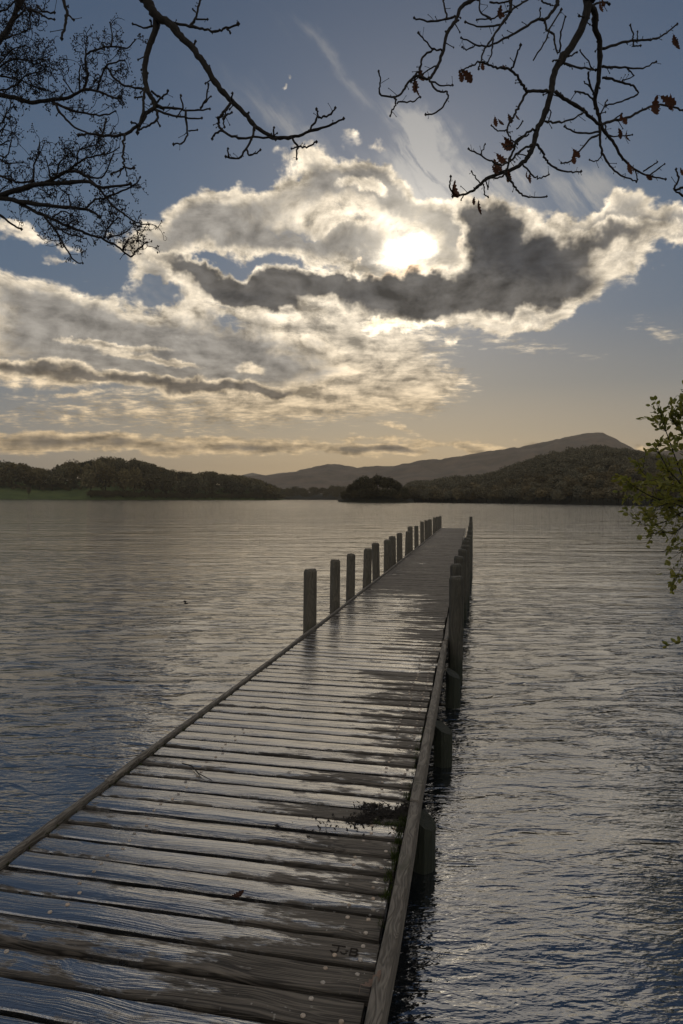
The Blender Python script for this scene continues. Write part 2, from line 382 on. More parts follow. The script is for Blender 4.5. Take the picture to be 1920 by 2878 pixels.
def mat_wood(name, dry, dark, deck=False, along='X', scale=1.0):
    m, g, b = material(name)
    tc = g.n.new('ShaderNodeTexCoord'); oi = g.n.new('ShaderNodeObjectInfo'); geo = g.n.new('ShaderNodeNewGeometry')
    r = oi.outputs['Random']
    O = tc.outputs['Object']
    off = g.xyz(g.mul(r, 37.0), g.mul(r, 91.0), g.mul(r, 53.0))
    q = g.vec('ADD', O, off)
    sc = {'X': (2.2, 42, 42), 'Y': (42, 2.2, 42), 'Z': (42, 42, 2.2)}[along]
    # knots bend the grain
    w = g.noise(q, 3.5, 2, .5, out=1)
    qd = g.vec('ADD', q, g.vec('SCALE', g.vec('SUBTRACT', w, (.5, .5, .5)), scale=.09))
    grain = g.noise(g.mapping(qd, scale=tuple(c * scale for c in sc)), 1.0, 5, .65)
    rings = g.noise(g.mapping(qd, scale=tuple(c * .35 * scale for c in sc)), 1.0, 2, .5, 1.5)
    rg = g.m('FRACT', g.mul(rings, 9.0))
    lines = g.ss(g.m('ABSOLUTE', g.sub(rg, .5)), .0, .5)
    blot = g.noise(q, 4.0, 4, .6)
    tone = g.mad(g.sub(grain, .5), 1.1, g.mad(g.sub(lines, .5), .45, g.mad(g.sub(blot, .5), .5, .5)))
    col = g.mix(g.ss(tone, .1, .95), dark, dry)
    col = g.mix(g.ss(r, 0, 1, .0, .35), col, tuple(c * .55 for c in dry))
    if deck:
        P = geo.outputs['Position']
        L = g.mapping(P, rot=(0, 0, WOOD_ROT))            # across / along the jetty
        lx, ly, lz = g.sep(L)
        # lx: -2.1 left edge .. -0.3 right edge, ly: metres along the jetty
        n1 = g.noise(g.mapping(g.vec('ADD', L, g.xyz(g.mul(r, .55), g.mul(r, .5), 0.0)), scale=(1.1, 2.0, 1)), 1.3, 5, .62)
        n2 = g.noise(g.mapping(L, scale=(9, 34, 1)), 1.0, 4, .62)
        n3 = g.noise(g.vec('ADD', g.mapping(L, scale=(1.6, 13, 1)), off), 1.0, 4, .6)
        perp = g.sub(g.mul(g.sub(r, .5), .42), g.ss(g.m('ABSOLUTE', g.sep(O)[1]), .036, .062, 0, .22))
        right = g.ss(lx, -1.25, -.42, 0, -.50, 'LINEAR')
        nearr = g.ss(g.sub(ly, g.mul(lx, -.35)), 1.5, 3.0, -.16, 0)
        edge = g.ss(lx, -2.08, -1.8, -.16, 0)
        far = g.ss(ly, 9.6, 13.0, 0, -.75)
        w0 = g.add(g.add(g.add(g.mad(n1, 1.5, .11), right), g.add(far, edge)), g.add(perp, nearr))
        w0 = g.add(w0, g.add(g.mul(g.sub(n2, .5), 1.15), g.mul(g.sub(n3, .5), .8)))
        wet = g.ss(w0, .36, .60)
        # bird lime and flaking specks
        sp = g.noise(L, 38.0, 2, .5)
        spk = g.mul(g.ss(sp, .665, .72), g.ss(g.noise(L, 3.0, 2, .5), .42, .58))
        col = g.mix(g.mul(spk, .75), col, (.42, .40, .36))
        wcol = g.mix(.80, col, (.022, .024, .026))
        g.put(b.inputs['Base Color'], g.mix(wet, col, wcol))
        rough = g.mix(wet, (.60, .60, .60), (.13, .13, .13))
        g.put(b.inputs['Roughness'], g.add(rough, g.mul(g.sub(grain, .5), .10)))
        g.put(b.inputs['IOR'], g.ss(wet, 0, 1, 1.45, 4.0, 'LINEAR'))
        bs = g.ss(wet, 0, 1, 1.0, .34, 'LINEAR')
        ht = g.add(g.mul(grain, .0058), g.add(g.mul(lines, .0012), g.mul(g.noise(L, 60, 2, .5), .0016)))
        bump = g.n.new('ShaderNodeBump'); bump.inputs['Distance'].default_value = 1.0
        g.put(bump.inputs['Strength'], bs); g.put(bump.inputs['Height'], ht)
        g.l.new(bump.outputs[0], b.inputs['Normal'])
    else:
        moss = g.noise(geo.outputs['Position'], 6.0, 4, .6)
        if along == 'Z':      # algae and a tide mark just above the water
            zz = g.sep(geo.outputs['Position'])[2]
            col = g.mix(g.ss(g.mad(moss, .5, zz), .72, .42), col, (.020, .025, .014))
        col = g.mix(g.ss(moss, .56, .74, 0, .5), col, (.045, .055, .025))
        g.put(b.inputs['Base Color'], col)
        b.inputs['Roughness'].default_value = .68
        bump = g.n.new('ShaderNodeBump'); bump.inputs['Distance'].default_value = 1.0; bump.inputs['Strength'].default_value = 1.0
        g.put(bump.inputs['Height'], g.add(g.mul(grain, .005), g.mul(lines, .002)))
        g.l.new(bump.outputs[0], b.inputs['Normal'])
    return m


def mat_plain(name, c1, c2, scale=8.0, rough=.8, trans=0.0, spec=.3, per_object=0.0, space='Object'):
    m, g, b = material(name)
    tc = g.n.new('ShaderNodeTexCoord'); oi = g.n.new('ShaderNodeObjectInfo'); geo = g.n.new('ShaderNodeNewGeometry')
    src = tc.outputs['Object'] if space == 'Object' else geo.outputs['Position']
    n = g.noise(src, scale, 4, .6)
    col = g.mix(g.ss(n, .3, .7), c1, c2)
    if per_object:
        r = oi.outputs['Random']
        col = g.mix(g.ss(r, 0, 1, 0, per_object), col, tuple(min(1, c * f) for c, f in zip(c2, (1.7, 1.25, .8))))
        r2 = g.m('FRACT', g.mul(r, 17.3))
        col = g.vec('SCALE', col, scale=g.ss(r2, 0, 1, .65, 1.3))
    g.put(b.inputs['Base Color'], col); b.inputs['Roughness'].default_value = rough
    b.inputs['Specular IOR Level'].default_value = spec
    if trans:
        tr = g.n.new('ShaderNodeBsdfTranslucent'); g.put(tr.inputs[0], g.vec('SCALE', col, scale=1.6))
        mx = g.n.new('ShaderNodeMixShader'); mx.inputs[0].default_value = trans
        g.l.new(b.outputs[0], mx.inputs[1]); g.l.new(tr.outputs[0], mx.inputs[2])
        g.l.new(mx.outputs[0], g.n['Material Output'].inputs[0])
    return m


M_WATER = mat_water()
M_DECK = mat_wood('deck_board_wood', (.165, .142, .114), (.024, .020, .016), deck=True)
M_RAIL = mat_wood('edge_rail_wood', (.26, .232, .192), (.065, .055, .042), along='Y')
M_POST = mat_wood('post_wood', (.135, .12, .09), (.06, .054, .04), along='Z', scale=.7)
M_POST2 = mat_wood('shaded_post_wood', (.085, .078, .058), (.036, .034, .026), along='Z', scale=.7)  # darker copy of the post wood: the right row's shade put into the colour
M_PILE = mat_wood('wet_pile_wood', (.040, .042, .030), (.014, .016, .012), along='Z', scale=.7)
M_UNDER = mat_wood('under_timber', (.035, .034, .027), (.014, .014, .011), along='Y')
M_NAIL = mat_plain('galvanised_nail', (.52, .48, .42), (.26, .22, .18), 160, .5, spec=.5, per_object=.4, space='World')
M_BARK = mat_plain('dark_bark', (.024, .021, .018), (.012, .011, .010), 30, .9, space='World')
M_BARK2 = mat_plain('alder_bark', (.022, .019, .017), (.012, .011, .010), 30, .9, space='World')
M_OAKLEAF = mat_plain('brown_oak_leaf', (.085, .034, .018), (.045, .022, .014), 25, .6, .45, per_object=.3)
M_LEAF = mat_plain('bush_leaf', (.20, .185, .03), (.10, .12, .024), 12, .45, .45, spec=.5, per_object=.8)
M_LITTER = mat_plain('leaf_litter', (.025, .019, .014), (.012, .010, .008), 50, .8, space='World')
M_MOSS = mat_plain('moss', (.055, .075, .012), (.035, .050, .010), 40, .9, .3, space='World')
M_HILL = mat_plain('bracken_hillside', (.19, .145, .108), (.11, .095, .075), .018, .95, space='World')
M_HILLFAR = mat_plain('far_fell', (.18, .15, .12), (.14, .12, .10), .01, .95, space='World')
M_WOODLAND = mat_plain('woodland_floor', (.030, .030, .018), (.018, .02, .014), .1, .95, space='World')
M_FIELD = mat_plain('pasture', (.10, .125, .042), (.06, .085, .03), .06, .95, space='World')
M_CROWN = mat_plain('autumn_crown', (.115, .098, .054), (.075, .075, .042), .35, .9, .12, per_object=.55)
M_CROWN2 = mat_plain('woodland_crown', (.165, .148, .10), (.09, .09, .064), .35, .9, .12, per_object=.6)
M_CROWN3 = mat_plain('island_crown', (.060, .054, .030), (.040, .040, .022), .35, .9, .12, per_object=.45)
M_TRUNK = mat_plain('tree_trunk', (.035, .03, .024), (.02, .018, .015), 3, .95)
M_BANK = mat_plain('bank_earth', (.05, .045, .025), (.03, .028, .018), 2.5, .95, space='World')

# ------------------------------------------------------------------ lake and land
def lake():
    X = 4300.0
    me = mesh_data('lake_water', [(-X, -200, 0), (X, -200, 0), (X, 6500, 0), (-X, 6500, 0)], [(0, 1, 2, 3)], M_WATER)
    link('lake_water', me, kind='structure', label='rippled lake water reflecting the evening sky')


lake()


def ridge(name, mat, crest, foot_y, crest_y, back_y, lower=0.0, rough=(8, .012), label=None, nu=160, nr=26, steep=1.0, detail=None, kind='structure'):
    """a hill: crest outline given as picture heights at known distances, with a real front and back slope"""
    px = np.array([c[0] for c in crest], float); py = np.array([c[1] for c in crest], float)
    xs = np.linspace(px[0], px[-1], nu)
    pys = np.interp(xs, px, py)
    hz = 1144.4 + (xs - 784) * .0051
    fy = np.interp(xs, [p for p, _ in foot_y], [v for _, v in foot_y]); cy = np.interp(xs, [p for p, _ in crest_y], [v for _, v in crest_y])
    hc = 2.25 + (hz - pys) / F * cy - lower
    V = []; Fc = []
    ts = np.linspace(0, 1, nr)
    for j, t in enumerate(ts):
        if t <= .7:
            s = t / .7; y = fy + (cy - fy) * s; hgt = hc * (np.sin(s * math.pi / 2) ** steep)
        else:
            s = (t - .7) / .3; y = cy + (back_y) * s; hgt = hc * (1 - s ** 2)
        X = (xs - 784) / F * y
        amp = rough[0] * np.clip(hgt / 30, 0, 1)
        n = noise2(X * rough[1], y * rough[1], 3, 5) * amp
        if t <= .7:
            n *= (1 - .88 * (t / .7) ** 6)
        n = n + noise2(X * rough[1] * 5, y * rough[1] * 5, 7, 4) * amp * .16
        z = hgt + n
        if t == 0 or t == 1: z = z * 0 - 1.5
        for i in range(nu): V.append((X[i], y[i], z[i]))
    for j in range(nr - 1):
        for i in range(nu - 1):
            Fc.append((j * nu + i, j * nu + i + 1, (j + 1) * nu + i + 1, (j + 1) * nu + i))
    me = mesh_data(name, V, Fc, mat, True)
    link(name, me, kind=kind, label=label)
    def height(pxi, s):
        """ground point at picture column pxi, s=0 shore .. 1 crest"""
        f = np.interp(pxi, xs, fy); c = np.interp(pxi, xs, cy); h = np.interp(pxi, xs, hc)
        y = f + (c - f) * s; X = (pxi - 784) / F * y
        amp = rough[0] * min(max(h * math.sin(s * math.pi / 2) ** steep / 30, 0), 1)
        z = h * math.sin(s * math.pi / 2) ** steep + float(noise2(X * rough[1], y * rough[1], 3, 5)) * amp * (1 - .88 * s ** 6)
        return Vector((X, y, max(z, .2)))
    return height


ridge('distant_fell', M_HILLFAR, [(540, 1094), (580, 1086), (610, 1092), (640, 1087), (690, 1082), (720, 1090), (800, 1110)], [(0, 4600)], [(0, 5400)], 900,
      rough=(14, .004), label='pale far fell showing in the dip of the skyline', nu=60, nr=14)
ridge('far_hills', M_HILL, [(520, 1112), (560, 1100), (600, 1098), (640, 1096), (670, 1091), (695, 1083), (720, 1078), (750, 1073), (790, 1078), (820, 1077), (850, 1078),
                            (900, 1077), (950, 1069), (985, 1066), (1010, 1068), (1050, 1056), (1100, 1046), (1140, 1043), (1190, 1040), (1235, 1030), (1270, 1018), (1310, 1009),
                            (1345, 1003), (1380, 1001), (1410, 1009), (1432, 1024), (1455, 1038), (1475, 1043), (1500, 1036), (1540, 1034), (1640, 1040), (1900, 1060)],
      [(0, 1750)], [(500, 2900), (1380, 2500)], 900, rough=(34, .0042), label='brown bracken covered fells with a rocky summit', nu=420, nr=40, steep=.9)
hB = ridge('wooded_hill', M_WOODLAND, [(930, 1122), (960, 1118), (1000, 1114), (1040, 1108), (1090, 1106), (1130, 1098), (1160, 1088), (1200, 1074), (1260, 1060), (1320, 1050), (1380, 1045),
                           (1430, 1047), (1470, 1056), (1560, 1070), (1700, 1075), (1900, 1085)],
           [(930, 450), (1430, 285), (1900, 200)], [(930, 640), (1430, 660), (1900, 600)], 160, lower=5.5, rough=(5, .02), label='ground of the wooded hill on the right shore')
hC = ridge('far_shore', M_WOODLAND, [(560, 1128), (640, 1124), (700, 1122), (760, 1120), (830, 1124), (960, 1122), (1020, 1124)], [(0, 1150)], [(0, 1320)], 160, lower=12, rough=(4, .01),
           label='low wooded shore behind the island', nu=60, nr=12)
hD = ridge('island', M_WOODLAND, [(776, 1147), (800, 1140), (830, 1131), (870, 1128), (905, 1132), (930, 1142), (950, 1149)], [(0, 418)], [(0, 436)], 22, lower=0, rough=(1, .05),
           label='ground of the small wooded island', nu=40, nr=14)
E_CREST = [(-160, 1100), (0, 1094), (60, 1098), (120, 1108), (170, 1102), (240, 1092), (300, 1092), (360, 1104), (420, 1112), (480, 1112), (540, 1116), (590, 1122), (625, 1134), (655, 1146)]
hE = ridge('left_shore', M_FIELD, E_CREST, [(-160, 640), (250, 680), (650, 900)], [(-160, 820), (250, 840), (650, 960)], 120, lower=0, rough=(3, .012), label='grassy rising shore under the left wood', nu=120, nr=22)


# near bank on which the trees stand, behind and to the right of the camera
def bank():
    nx, ny = 60, 60
    xs = np.linspace(-14, 18, nx); ys = np.linspace(-16, 13, ny)
    V = []; Fc = []
    for j in range(ny):
        for i in range(nx):
            x, y = xs[i], ys[j]
            d1 = -1.6 - y                              # land behind the camera
            d2 = (x - 2.1 - .525 * max(y, 0)) * .85     # land beyond the right edge of the view
            d3 = (-x - 5.5 - .75 * max(y, 0) ) * .85
            d = max(d1, d2, d3)
            z = -.5 + .9 * max(-.4, min(1.2, d * .55 + .35)) + .12 * float(noise2(x * .6, y * .6, 9, 3))
            V.append((x, y, z))
    for j in range(ny - 1):
        for i in range(nx - 1): Fc.append((j * nx + i, j * nx + i + 1, (j + 1) * nx + i + 1, (j + 1) * nx + i))
    link('lake_bank', mesh_data('lake_bank', V, Fc, M_BANK, True), kind='structure', label='earth bank of the lake behind the camera')


bank()


# ------------------------------------------------------------------ far trees
def crown_mesh(name, mat, h, w, seed, n=420, leaf=.55, sparse=False, trunk=.28):
    """leaf-clump faces spread through an uneven crown made of several lobes, with gaps"""
    r = np.random.default_rng(seed)
    lobes = []
    for k in range(12):
        th = r.uniform(0, 2 * math.pi); rr = r.uniform(.1, .62) * w / 2
        zz = h * r.uniform(trunk + .10, .78)
        lobes.append((rr * math.cos(th), rr * math.sin(th), zz, r.uniform(.20, .34) * w, r.uniform(.14, .22) * h))
    lobes.append((0, 0, h * .78, .27 * w, .20 * h))
    V = []; Fc = []
    for k in range(n):
        lx, ly, lz, a, c = lobes[r.integers(len(lobes))]
        v = r.normal(size=3); v /= np.linalg.norm(v); rad = (r.uniform(.86, 1.06) if sparse else r.uniform(.55, 1.08))
        p = np.array([lx + v[0] * a * rad, ly + v[1] * a * rad, lz + v[2] * c * rad])
        s = leaf * r.uniform(.5, 1.3)
        t1 = r.normal(size=3) + v * .2; t1 /= np.linalg.norm(t1); t2 = np.cross(t1, r.normal(size=3)); t2 /= np.linalg.norm(t2)
        b = len(V)
        V += [tuple(p + t1 * s), tuple(p + t2 * s * .7 + t1 * s * .1), tuple(p - t1 * s * .9 + v * s * .2), tuple(p - t2 * s * .75)]
        Fc.append((b, b + 1, b + 2, b + 3))
    return mesh_data(name, V, Fc, mat)


def trunk_mesh(name, h, w, seed):
    r = random.Random(seed); mb = MB()
    tip = Vector((r.uniform(-.3, .3), r.uniform(-.3, .3), h * .72))
    mb.tube(smooth_path([(0, 0, -.8), (r.uniform(-.15, .15), 0, h * .3), tip], 3), [.030 * h * (1 - .75 * i / 6) for i in range(7)], 6)
    for k in range(7):
        th = r.uniform(0, 6.28); z0 = h * r.uniform(.22, .6); L = r.uniform(.25, .42) * w
        p0 = Vector((0, 0, z0)); p1 = p0 + Vector((math.cos(th) * L * .6, math.sin(th) * L * .6, h * .12)); p2 = p0 + Vector((math.cos(th) * L, math.sin(th) * L, h * .27))
        mb.tube([p0, p1, p2], [.013 * h, .008 * h, .003 * h], 4)
    return mb.data(name, M_TRUNK)


CROWNS = []; TRUNKS = []
for i in range(7):
    h = 10.0; w = 10.0 + 2 * math.sin(i * 2.1)
    CROWNS.append((crown_mesh('crown', M_CROWN, h, w, 40 + i, 900, .50), crown_mesh('crown', M_CROWN2, h, w, 80 + i, 900, .50)))
    TRUNKS.append(trunk_mesh('trunk', h, w, 60 + i))
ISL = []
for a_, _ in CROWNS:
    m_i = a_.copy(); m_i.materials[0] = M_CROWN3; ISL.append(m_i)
BARE = crown_mesh('bare_crown', M_TRUNK, 10, 11, 300, 520, .30, True, .2)


def far_tree(p, height, label, group, variant, set_=0, crown=None, wide=1.0):
    t = thing('woodland_tree', label, 'tree', p, group)
    s = height / 10.0
    t.scale = (s * wide, s * wide, s); t.rotation_euler = (0, 0, rnd.uniform(0, 6.28))
    link('trunk', TRUNKS[variant % 7], t); link('crown', crown or CROWNS[variant % 7][set_], t)
    return t


# right hill: the nearest and largest crowns one by one
cells = []
for row in range(15):
    s = (row + .3) / 14.5
    npx = int(62 - row * .8)
    for k in range(npx):
        pxx = 935 + (1545 - 935) * (k + rnd.uniform(.1, .9)) / npx
        cells.append((s + rnd.uniform(-.02, .02), pxx))
lab_hill = 'dull green broadleaf tree in the wood covering the right hillside'
singles = [c for c in cells if c[0] < .5 or rnd.random() < .18][:230]
rest = [c for c in cells if c not in set(singles)]
n = 0
for s, pxx in singles:
    p = hB(pxx, max(s, .01)); n += 1
    lab_hill = ('dull green broadleaf tree at the water edge under the right hillside wood' if s < .12 else 'dull green broadleaf tree low on the wooded right hillside' if s < .5 else 'dull green broadleaf tree high on the wooded right hillside')
    far_tree(p, rnd.uniform(6.5, 9.5) * (.85 + .3 * (p.y - 280) / 300), lab_hill, 'trees of the right hillside wood', n, 1, wide=rnd.uniform(.9, 1.25))


def mass(name, pts, hts, label, set_=1, seed=2):
    """many crowns joined: a far wood that reads as one mass"""
    r = np.random.default_rng(seed); VV = []; FF = []; base = 0
    src = []
    for a in CROWNS:
        me = a[set_]; co = np.empty(len(me.vertices) * 3); me.vertices.foreach_get('co', co); src.append(co.reshape(-1, 3))
    for p, h in zip(pts, hts):
        co = src[r.integers(len(src))]
        keep = r.random(len(co) // 4) < .75
        co = co.reshape(-1, 4, 3)[keep].reshape(-1, 3)
        th = r.uniform(0, 6.28); c, s_ = math.cos(th), math.sin(th); k = h / 10
        q = np.stack([(co[:, 0] * c - co[:, 1] * s_) * k * 1.1, (co[:, 0] * s_ + co[:, 1] * c) * k * 1.1, co[:, 2] * k], 1) + np.array(p)
        VV.append(q); FF.append(np.arange(base, base + len(q)).reshape(-1, 4)); base += len(q)
    V = np.concatenate(VV); Q = np.concatenate(FF)
    me = bpy.data.meshes.new(name); me.vertices.add(len(V)); me.vertices.foreach_set('co', V.ravel())
    me.loops.add(Q.size); me.loops.foreach_set('vertex_index', Q.ravel()); me.polygons.add(len(Q))
    me.polygons.foreach_set('loop_start', np.arange(0, Q.size, 4)); me.update()
    me.materials.append(M_CROWN2 if set_ else M_CROWN)
    link(name, me, kind='stuff', label=label, cat='wood')


pp = [hB(x, min(s, 1.02)) for s, x in rest] + [hB(x, 1.0) for x in np.linspace(932, 1640, 130)]
mass('hillside_forest', pp, [rnd.uniform(7, 10) * (.9 + .3 * (p.y - 280) / 300) for p in pp], 'dense broadleaf wood covering the upper right hillside')
pp = [hC(rnd.uniform(560, 1020), rnd.uniform(0, 1)) for _ in range(170)]
mass('far_forest', pp, [rnd.uniform(12, 19) for _ in pp], 'low dark wood along the shore behind the island', 0, 4)

# island
lab_isl = 'rounded dark tree on the small island in the lake'
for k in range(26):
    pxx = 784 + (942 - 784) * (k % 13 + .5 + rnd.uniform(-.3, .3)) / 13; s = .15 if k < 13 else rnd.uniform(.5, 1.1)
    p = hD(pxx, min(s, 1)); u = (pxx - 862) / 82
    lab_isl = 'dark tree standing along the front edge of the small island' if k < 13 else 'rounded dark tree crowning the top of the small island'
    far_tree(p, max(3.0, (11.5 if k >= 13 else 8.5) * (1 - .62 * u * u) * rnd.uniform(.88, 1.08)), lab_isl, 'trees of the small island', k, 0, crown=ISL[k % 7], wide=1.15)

# left wood
TOP = [(-60, 1052), (0, 1056), (30, 1054), (50, 1064), (100, 1076), (130, 1073), (150, 1060), (165, 1054), (190, 1058), (215, 1052), (240, 1045), (290, 1048), (330, 1056), (370, 1070),
       (400, 1078), (450, 1084), (480, 1078), (520, 1086), (560, 1090), (600, 1100), (630, 1115), (645, 1128), (655, 1140)]
lab_left = 'dark autumn broadleaf tree in the big wood on the left shore'
k = 0
for row, s in enumerate((.06, .3, .62, .95)):
    m_ = (24, 26, 28, 30)[row]
    for i in range(m_):
        pxx = -20 + 668 * (i + rnd.uniform(.15, .85)) / m_
        if row == 0 and pxx < 205: continue
        
        if pxx < 205: s_ = max(s, .22)
        else: s_ = s
        p = hE(pxx, s_); topy = np.interp(pxx, [a for a, _ in TOP], [b for _, b in TOP]) + (0, 0, 0, 0)[row]
        want = 2.25 + (horizon(pxx) - topy) / F * p.y - p.z
        if row < 2: want *= rnd.uniform(.66, .9) if row == 0 else rnd.uniform(.78, .98)
        else: want *= rnd.uniform(.9, 1.03)
        want = max(want, 4.5)
        lab_left = ('dark tree along the water edge of the big left wood', 'dark autumn tree inside the big left wood', 'tall autumn tree behind the front rows of the left wood', 'dark round topped tree on the skyline of the left wood')[row]
        far_tree(p, want, lab_left, 'trees of the left wood', k, 0, wide=min(1.6, max(.75, 24 / want)) * rnd.uniform(.85, 1.15)); k += 1
for (pxx, topy, hh) in ((168, 1053, 26),):
    p = hE(pxx, .8); p.z = max(p.z, 2.25 + (horizon(pxx) - topy) / F * p.y - hh)
    far_tree(p, hh, 'bare round crowned tree with sky showing through on the left skyline', None, 3, 0, crown=BARE, wide=.8)
p = hE(66, .04)
far_tree(p, 13, 'single dark tree standing on the green lakeside field', None, 5, 0, wide=.42)
pp = [hE(x, rnd.uniform(.01, .1)) for x in np.linspace(205, 648, 150)] + [hE(x, rnd.uniform(.22, .5)) for x in np.linspace(-60, 210, 110)] + [hE(x, rnd.uniform(.4, .9)) for x in np.linspace(200, 640, 120)]
mass('shore_undergrowth', pp, [rnd.uniform(4.0, 8.0) for _ in pp], 'dark undergrowth along the foot of the left wood', 0, 8)

# ------------------------------------------------------------------ the jetty
DECK = .55
TA = WOOD_ROT
AX = Vector((math.sin(TA), math.cos(TA), 0)); RX = Vector((math.cos(TA), -math.sin(TA), 0))
LEFT = lambda s: float(np.interp(s, [0, 3, 8.5, 16.5, 39], [-2.16, -2.11, -1.98, -1.88, -1.67]))
RIGHT = -.31


def on_deck(r, s, z=DECK): return RX * r + AX * s + Vector((0, 0, z))


jetty = thing('jetty', 'long narrow wooden jetty of weathered planks running out into the lake', 'jetty', on_deck(-1.2, 1.2, 0))
J0 = jetty.location.copy()


def jlink(name, me, world, rot=-TA, parent=None, **kw):
    o = link(name, me, parent or jetty, None, **kw)
    o.location = world - J0 if parent is None else world
    o.rotation_euler = (0, 0, rot); return o


def plank_mesh(seed, wid=.124, th=.042):
    r = random.Random(seed); nx = 16; prof = [(-.5, -1), (-.5, -.12), (-.46, .0), (-.18, .06), (.12, .05), (.45, .0), (.5, -.12), (.5, -1)]
    V = []; Fc = []; bow = r.uniform(-.0025, .0025); e1 = [r.uniform(-.003, .003) for _ in range(nx + 1)]; e2 = [r.uniform(-.003, .003) for _ in range(nx + 1)]
    cup = r.uniform(-.03, .05)
    for i in range(nx + 1):
        x = i / nx - .5
        for j, (a, b) in enumerate(prof):
            e = e1[i] if a < -.3 else e2[i] if a > .3 else 0
            V.append((x, a * wid + e + bow * math.sin((x + .5) * math.pi), b * th + (cup * th if abs(a) < .3 else 0) + r.uniform(-.0008, .0008)))
    m_ = len(prof)
    for i in range(nx):
        for j in range(m_ - 1): Fc.append((i * m_ + j, (i + 1) * m_ + j, (i + 1) * m_ + j + 1, i * m_ + j + 1))
        Fc.append((i * m_ + m_ - 1, (i + 1) * m_ + m_ - 1, (i + 1) * m_, i * m_))
    Fc.append(tuple(range(m_))); Fc.append(tuple(nx * m_ + j for j in reversed(range(m_))))
    return mesh_data('plank', V, Fc, M_DECK)


PL = [plank_mesh(i) for i in range(14)]
nail_mb = MB()
nb_ = 10
nail_mb.v = [Vector((0, 0, .0022))] + [Vector((.0085 * math.cos(6.283 * k / nb_), .0085 * math.sin(6.283 * k / nb_), .0012)) for k in range(nb_)] + \
            [Vector((.0095 * math.cos(6.283 * k / nb_), .0095 * math.sin(6.283 * k / nb_), -.004)) for k in range(nb_)]
for k in range(nb_):
    k2 = (k + 1) % nb_
    nail_mb.f += [(0, 1 + k, 1 + k2), (1 + k, 1 + nb_ + k, 1 + nb_ + k2, 1 + k2)]
NAIL = nail_mb.data('nail_head', M_NAIL)
PITCHP = .15
s = -2.4; i = 0; carved = None
while s < 38.8:
    L, R_ = LEFT(s) + .035, RIGHT - .02 + rnd.uniform(-.012, .008)
    ln = R_ - L
    o = jlink('plank', PL[i % 14] if i % 3 else PL[rnd.randrange(14)], on_deck((L + R_) / 2, s, DECK + rnd.uniform(-.004, .003)))
    o.scale = (ln, 1 + rnd.uniform(-.05, .035), 1); o.rotation_euler = (rnd.uniform(-.012, .012), rnd.uniform(-.001, .001), -TA + rnd.uniform(-.006, .006))
    if 1.2 < s < 7.6:
        for rr in (-.055, -.165 + .02 * math.sin(i)):
            for aa in (-.034, .034):
                if rnd.random() < .12: continue
                nl = link('nail_head', NAIL, o); nl.location = ((ln / 2 + rr + rnd.uniform(-.008, .008)) / ln, aa + rnd.uniform(-.006, .006), .0030)
                nl.scale = (1 / ln, 1, 1)
        if s < 4.6:
            for aa in (-.034, .034):
                nl = link('nail_head', NAIL, o); nl.location = ((-ln / 2 + .42 + rnd.uniform(-.03, .03)) / ln, aa + rnd.uniform(-.006, .006), .0030); nl.scale = (1 / ln, 1, 1)
    if carved is None and s > 2.30: carved = o; carved_len = ln
    s += PITCHP * rnd.uniform(.95, 1.05); i += 1
END_S = s - PITCHP

# kick rails along both edges, in lengths
def rail_mesh(L, w, h, seed):
    r = random.Random(seed); V = []; Fc = []; n_ = max(3, int(L / .25)); c = .006
    prof = [(-w / 2, 0), (-w / 2, h - c), (-w / 2 + c, h), (w / 2 - c, h), (w / 2, h - c), (w / 2, 0)]
    for i in range(n_ + 1):
        y = L * (i / n_ - .5); dx = r.uniform(-.0035, .0035); dz = r.uniform(-.002, .002)
        for a, b in prof: V.append((a + dx + r.uniform(-.0015, .0015), y, b + dz))
    m_ = len(prof)
    for i in range(n_):
        for j in range(m_):
            j2 = (j + 1) % m_; Fc.append((i * m_ + j, i * m_ + j2, (i + 1) * m_ + j2, (i + 1) * m_ + j))
    Fc.append(tuple(reversed(range(m_)))); Fc.append(tuple(n_ * m_ + j for j in range(m_)))
    return mesh_data('edge_rail', V, Fc, M_RAIL)


def rail(side, s0, s1, w, top, h, seed):
    fr = (lambda q: RIGHT + .024) if side > 0 else (lambda q: LEFT(q) - .01)
    a, b = on_deck(fr(s0), s0, 0), on_deck(fr(s1), s1, 0); d = b - a
    o = jlink('edge_rail', rail_mesh(d.length - .008, w, h, seed), (a + b) / 2 + Vector((0, 0, DECK + top - h)), -math.atan2(d.x, d.y))
    return o


for q, (a, b) in enumerate(((-2.5, 1.1), (1.1, 2.75), (2.75, 3.55), (3.55, 4.95), (4.95, 6.15), (6.15, 7.66))):
    rail(1, a, b, .052, .050 + rnd.uniform(-.005, .005), .13, q)
for q in range(12):
    a = 8.0 + q * 2.58
    o = rail(1, a, a + 2.58, .05, -.006, .10, 60 + q)
edges = [-2.5, -.2, 1.1, 2.6, 3.5, 4.3, 5.2, 6.4, 7.5, 8.6, 10.0, 11.4, 12.8, 14.2, 15.7, 17.2, 19, 21, 23, 25.3, 27.6, 30, 32.5, 35, 38.7]
for q in range(len(edges) - 1): rail(-1, edges[q], edges[q + 1], .035, .016 + rnd.uniform(-.005, .006), .12, 20 + q)

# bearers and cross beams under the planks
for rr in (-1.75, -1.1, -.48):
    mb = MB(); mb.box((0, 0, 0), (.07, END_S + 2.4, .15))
    jlink('bearer', mb.data('bearer', M_UNDER), on_deck(rr if rr > -1.5 else -1.52, (END_S - 2.4) / 2, DECK - .125))


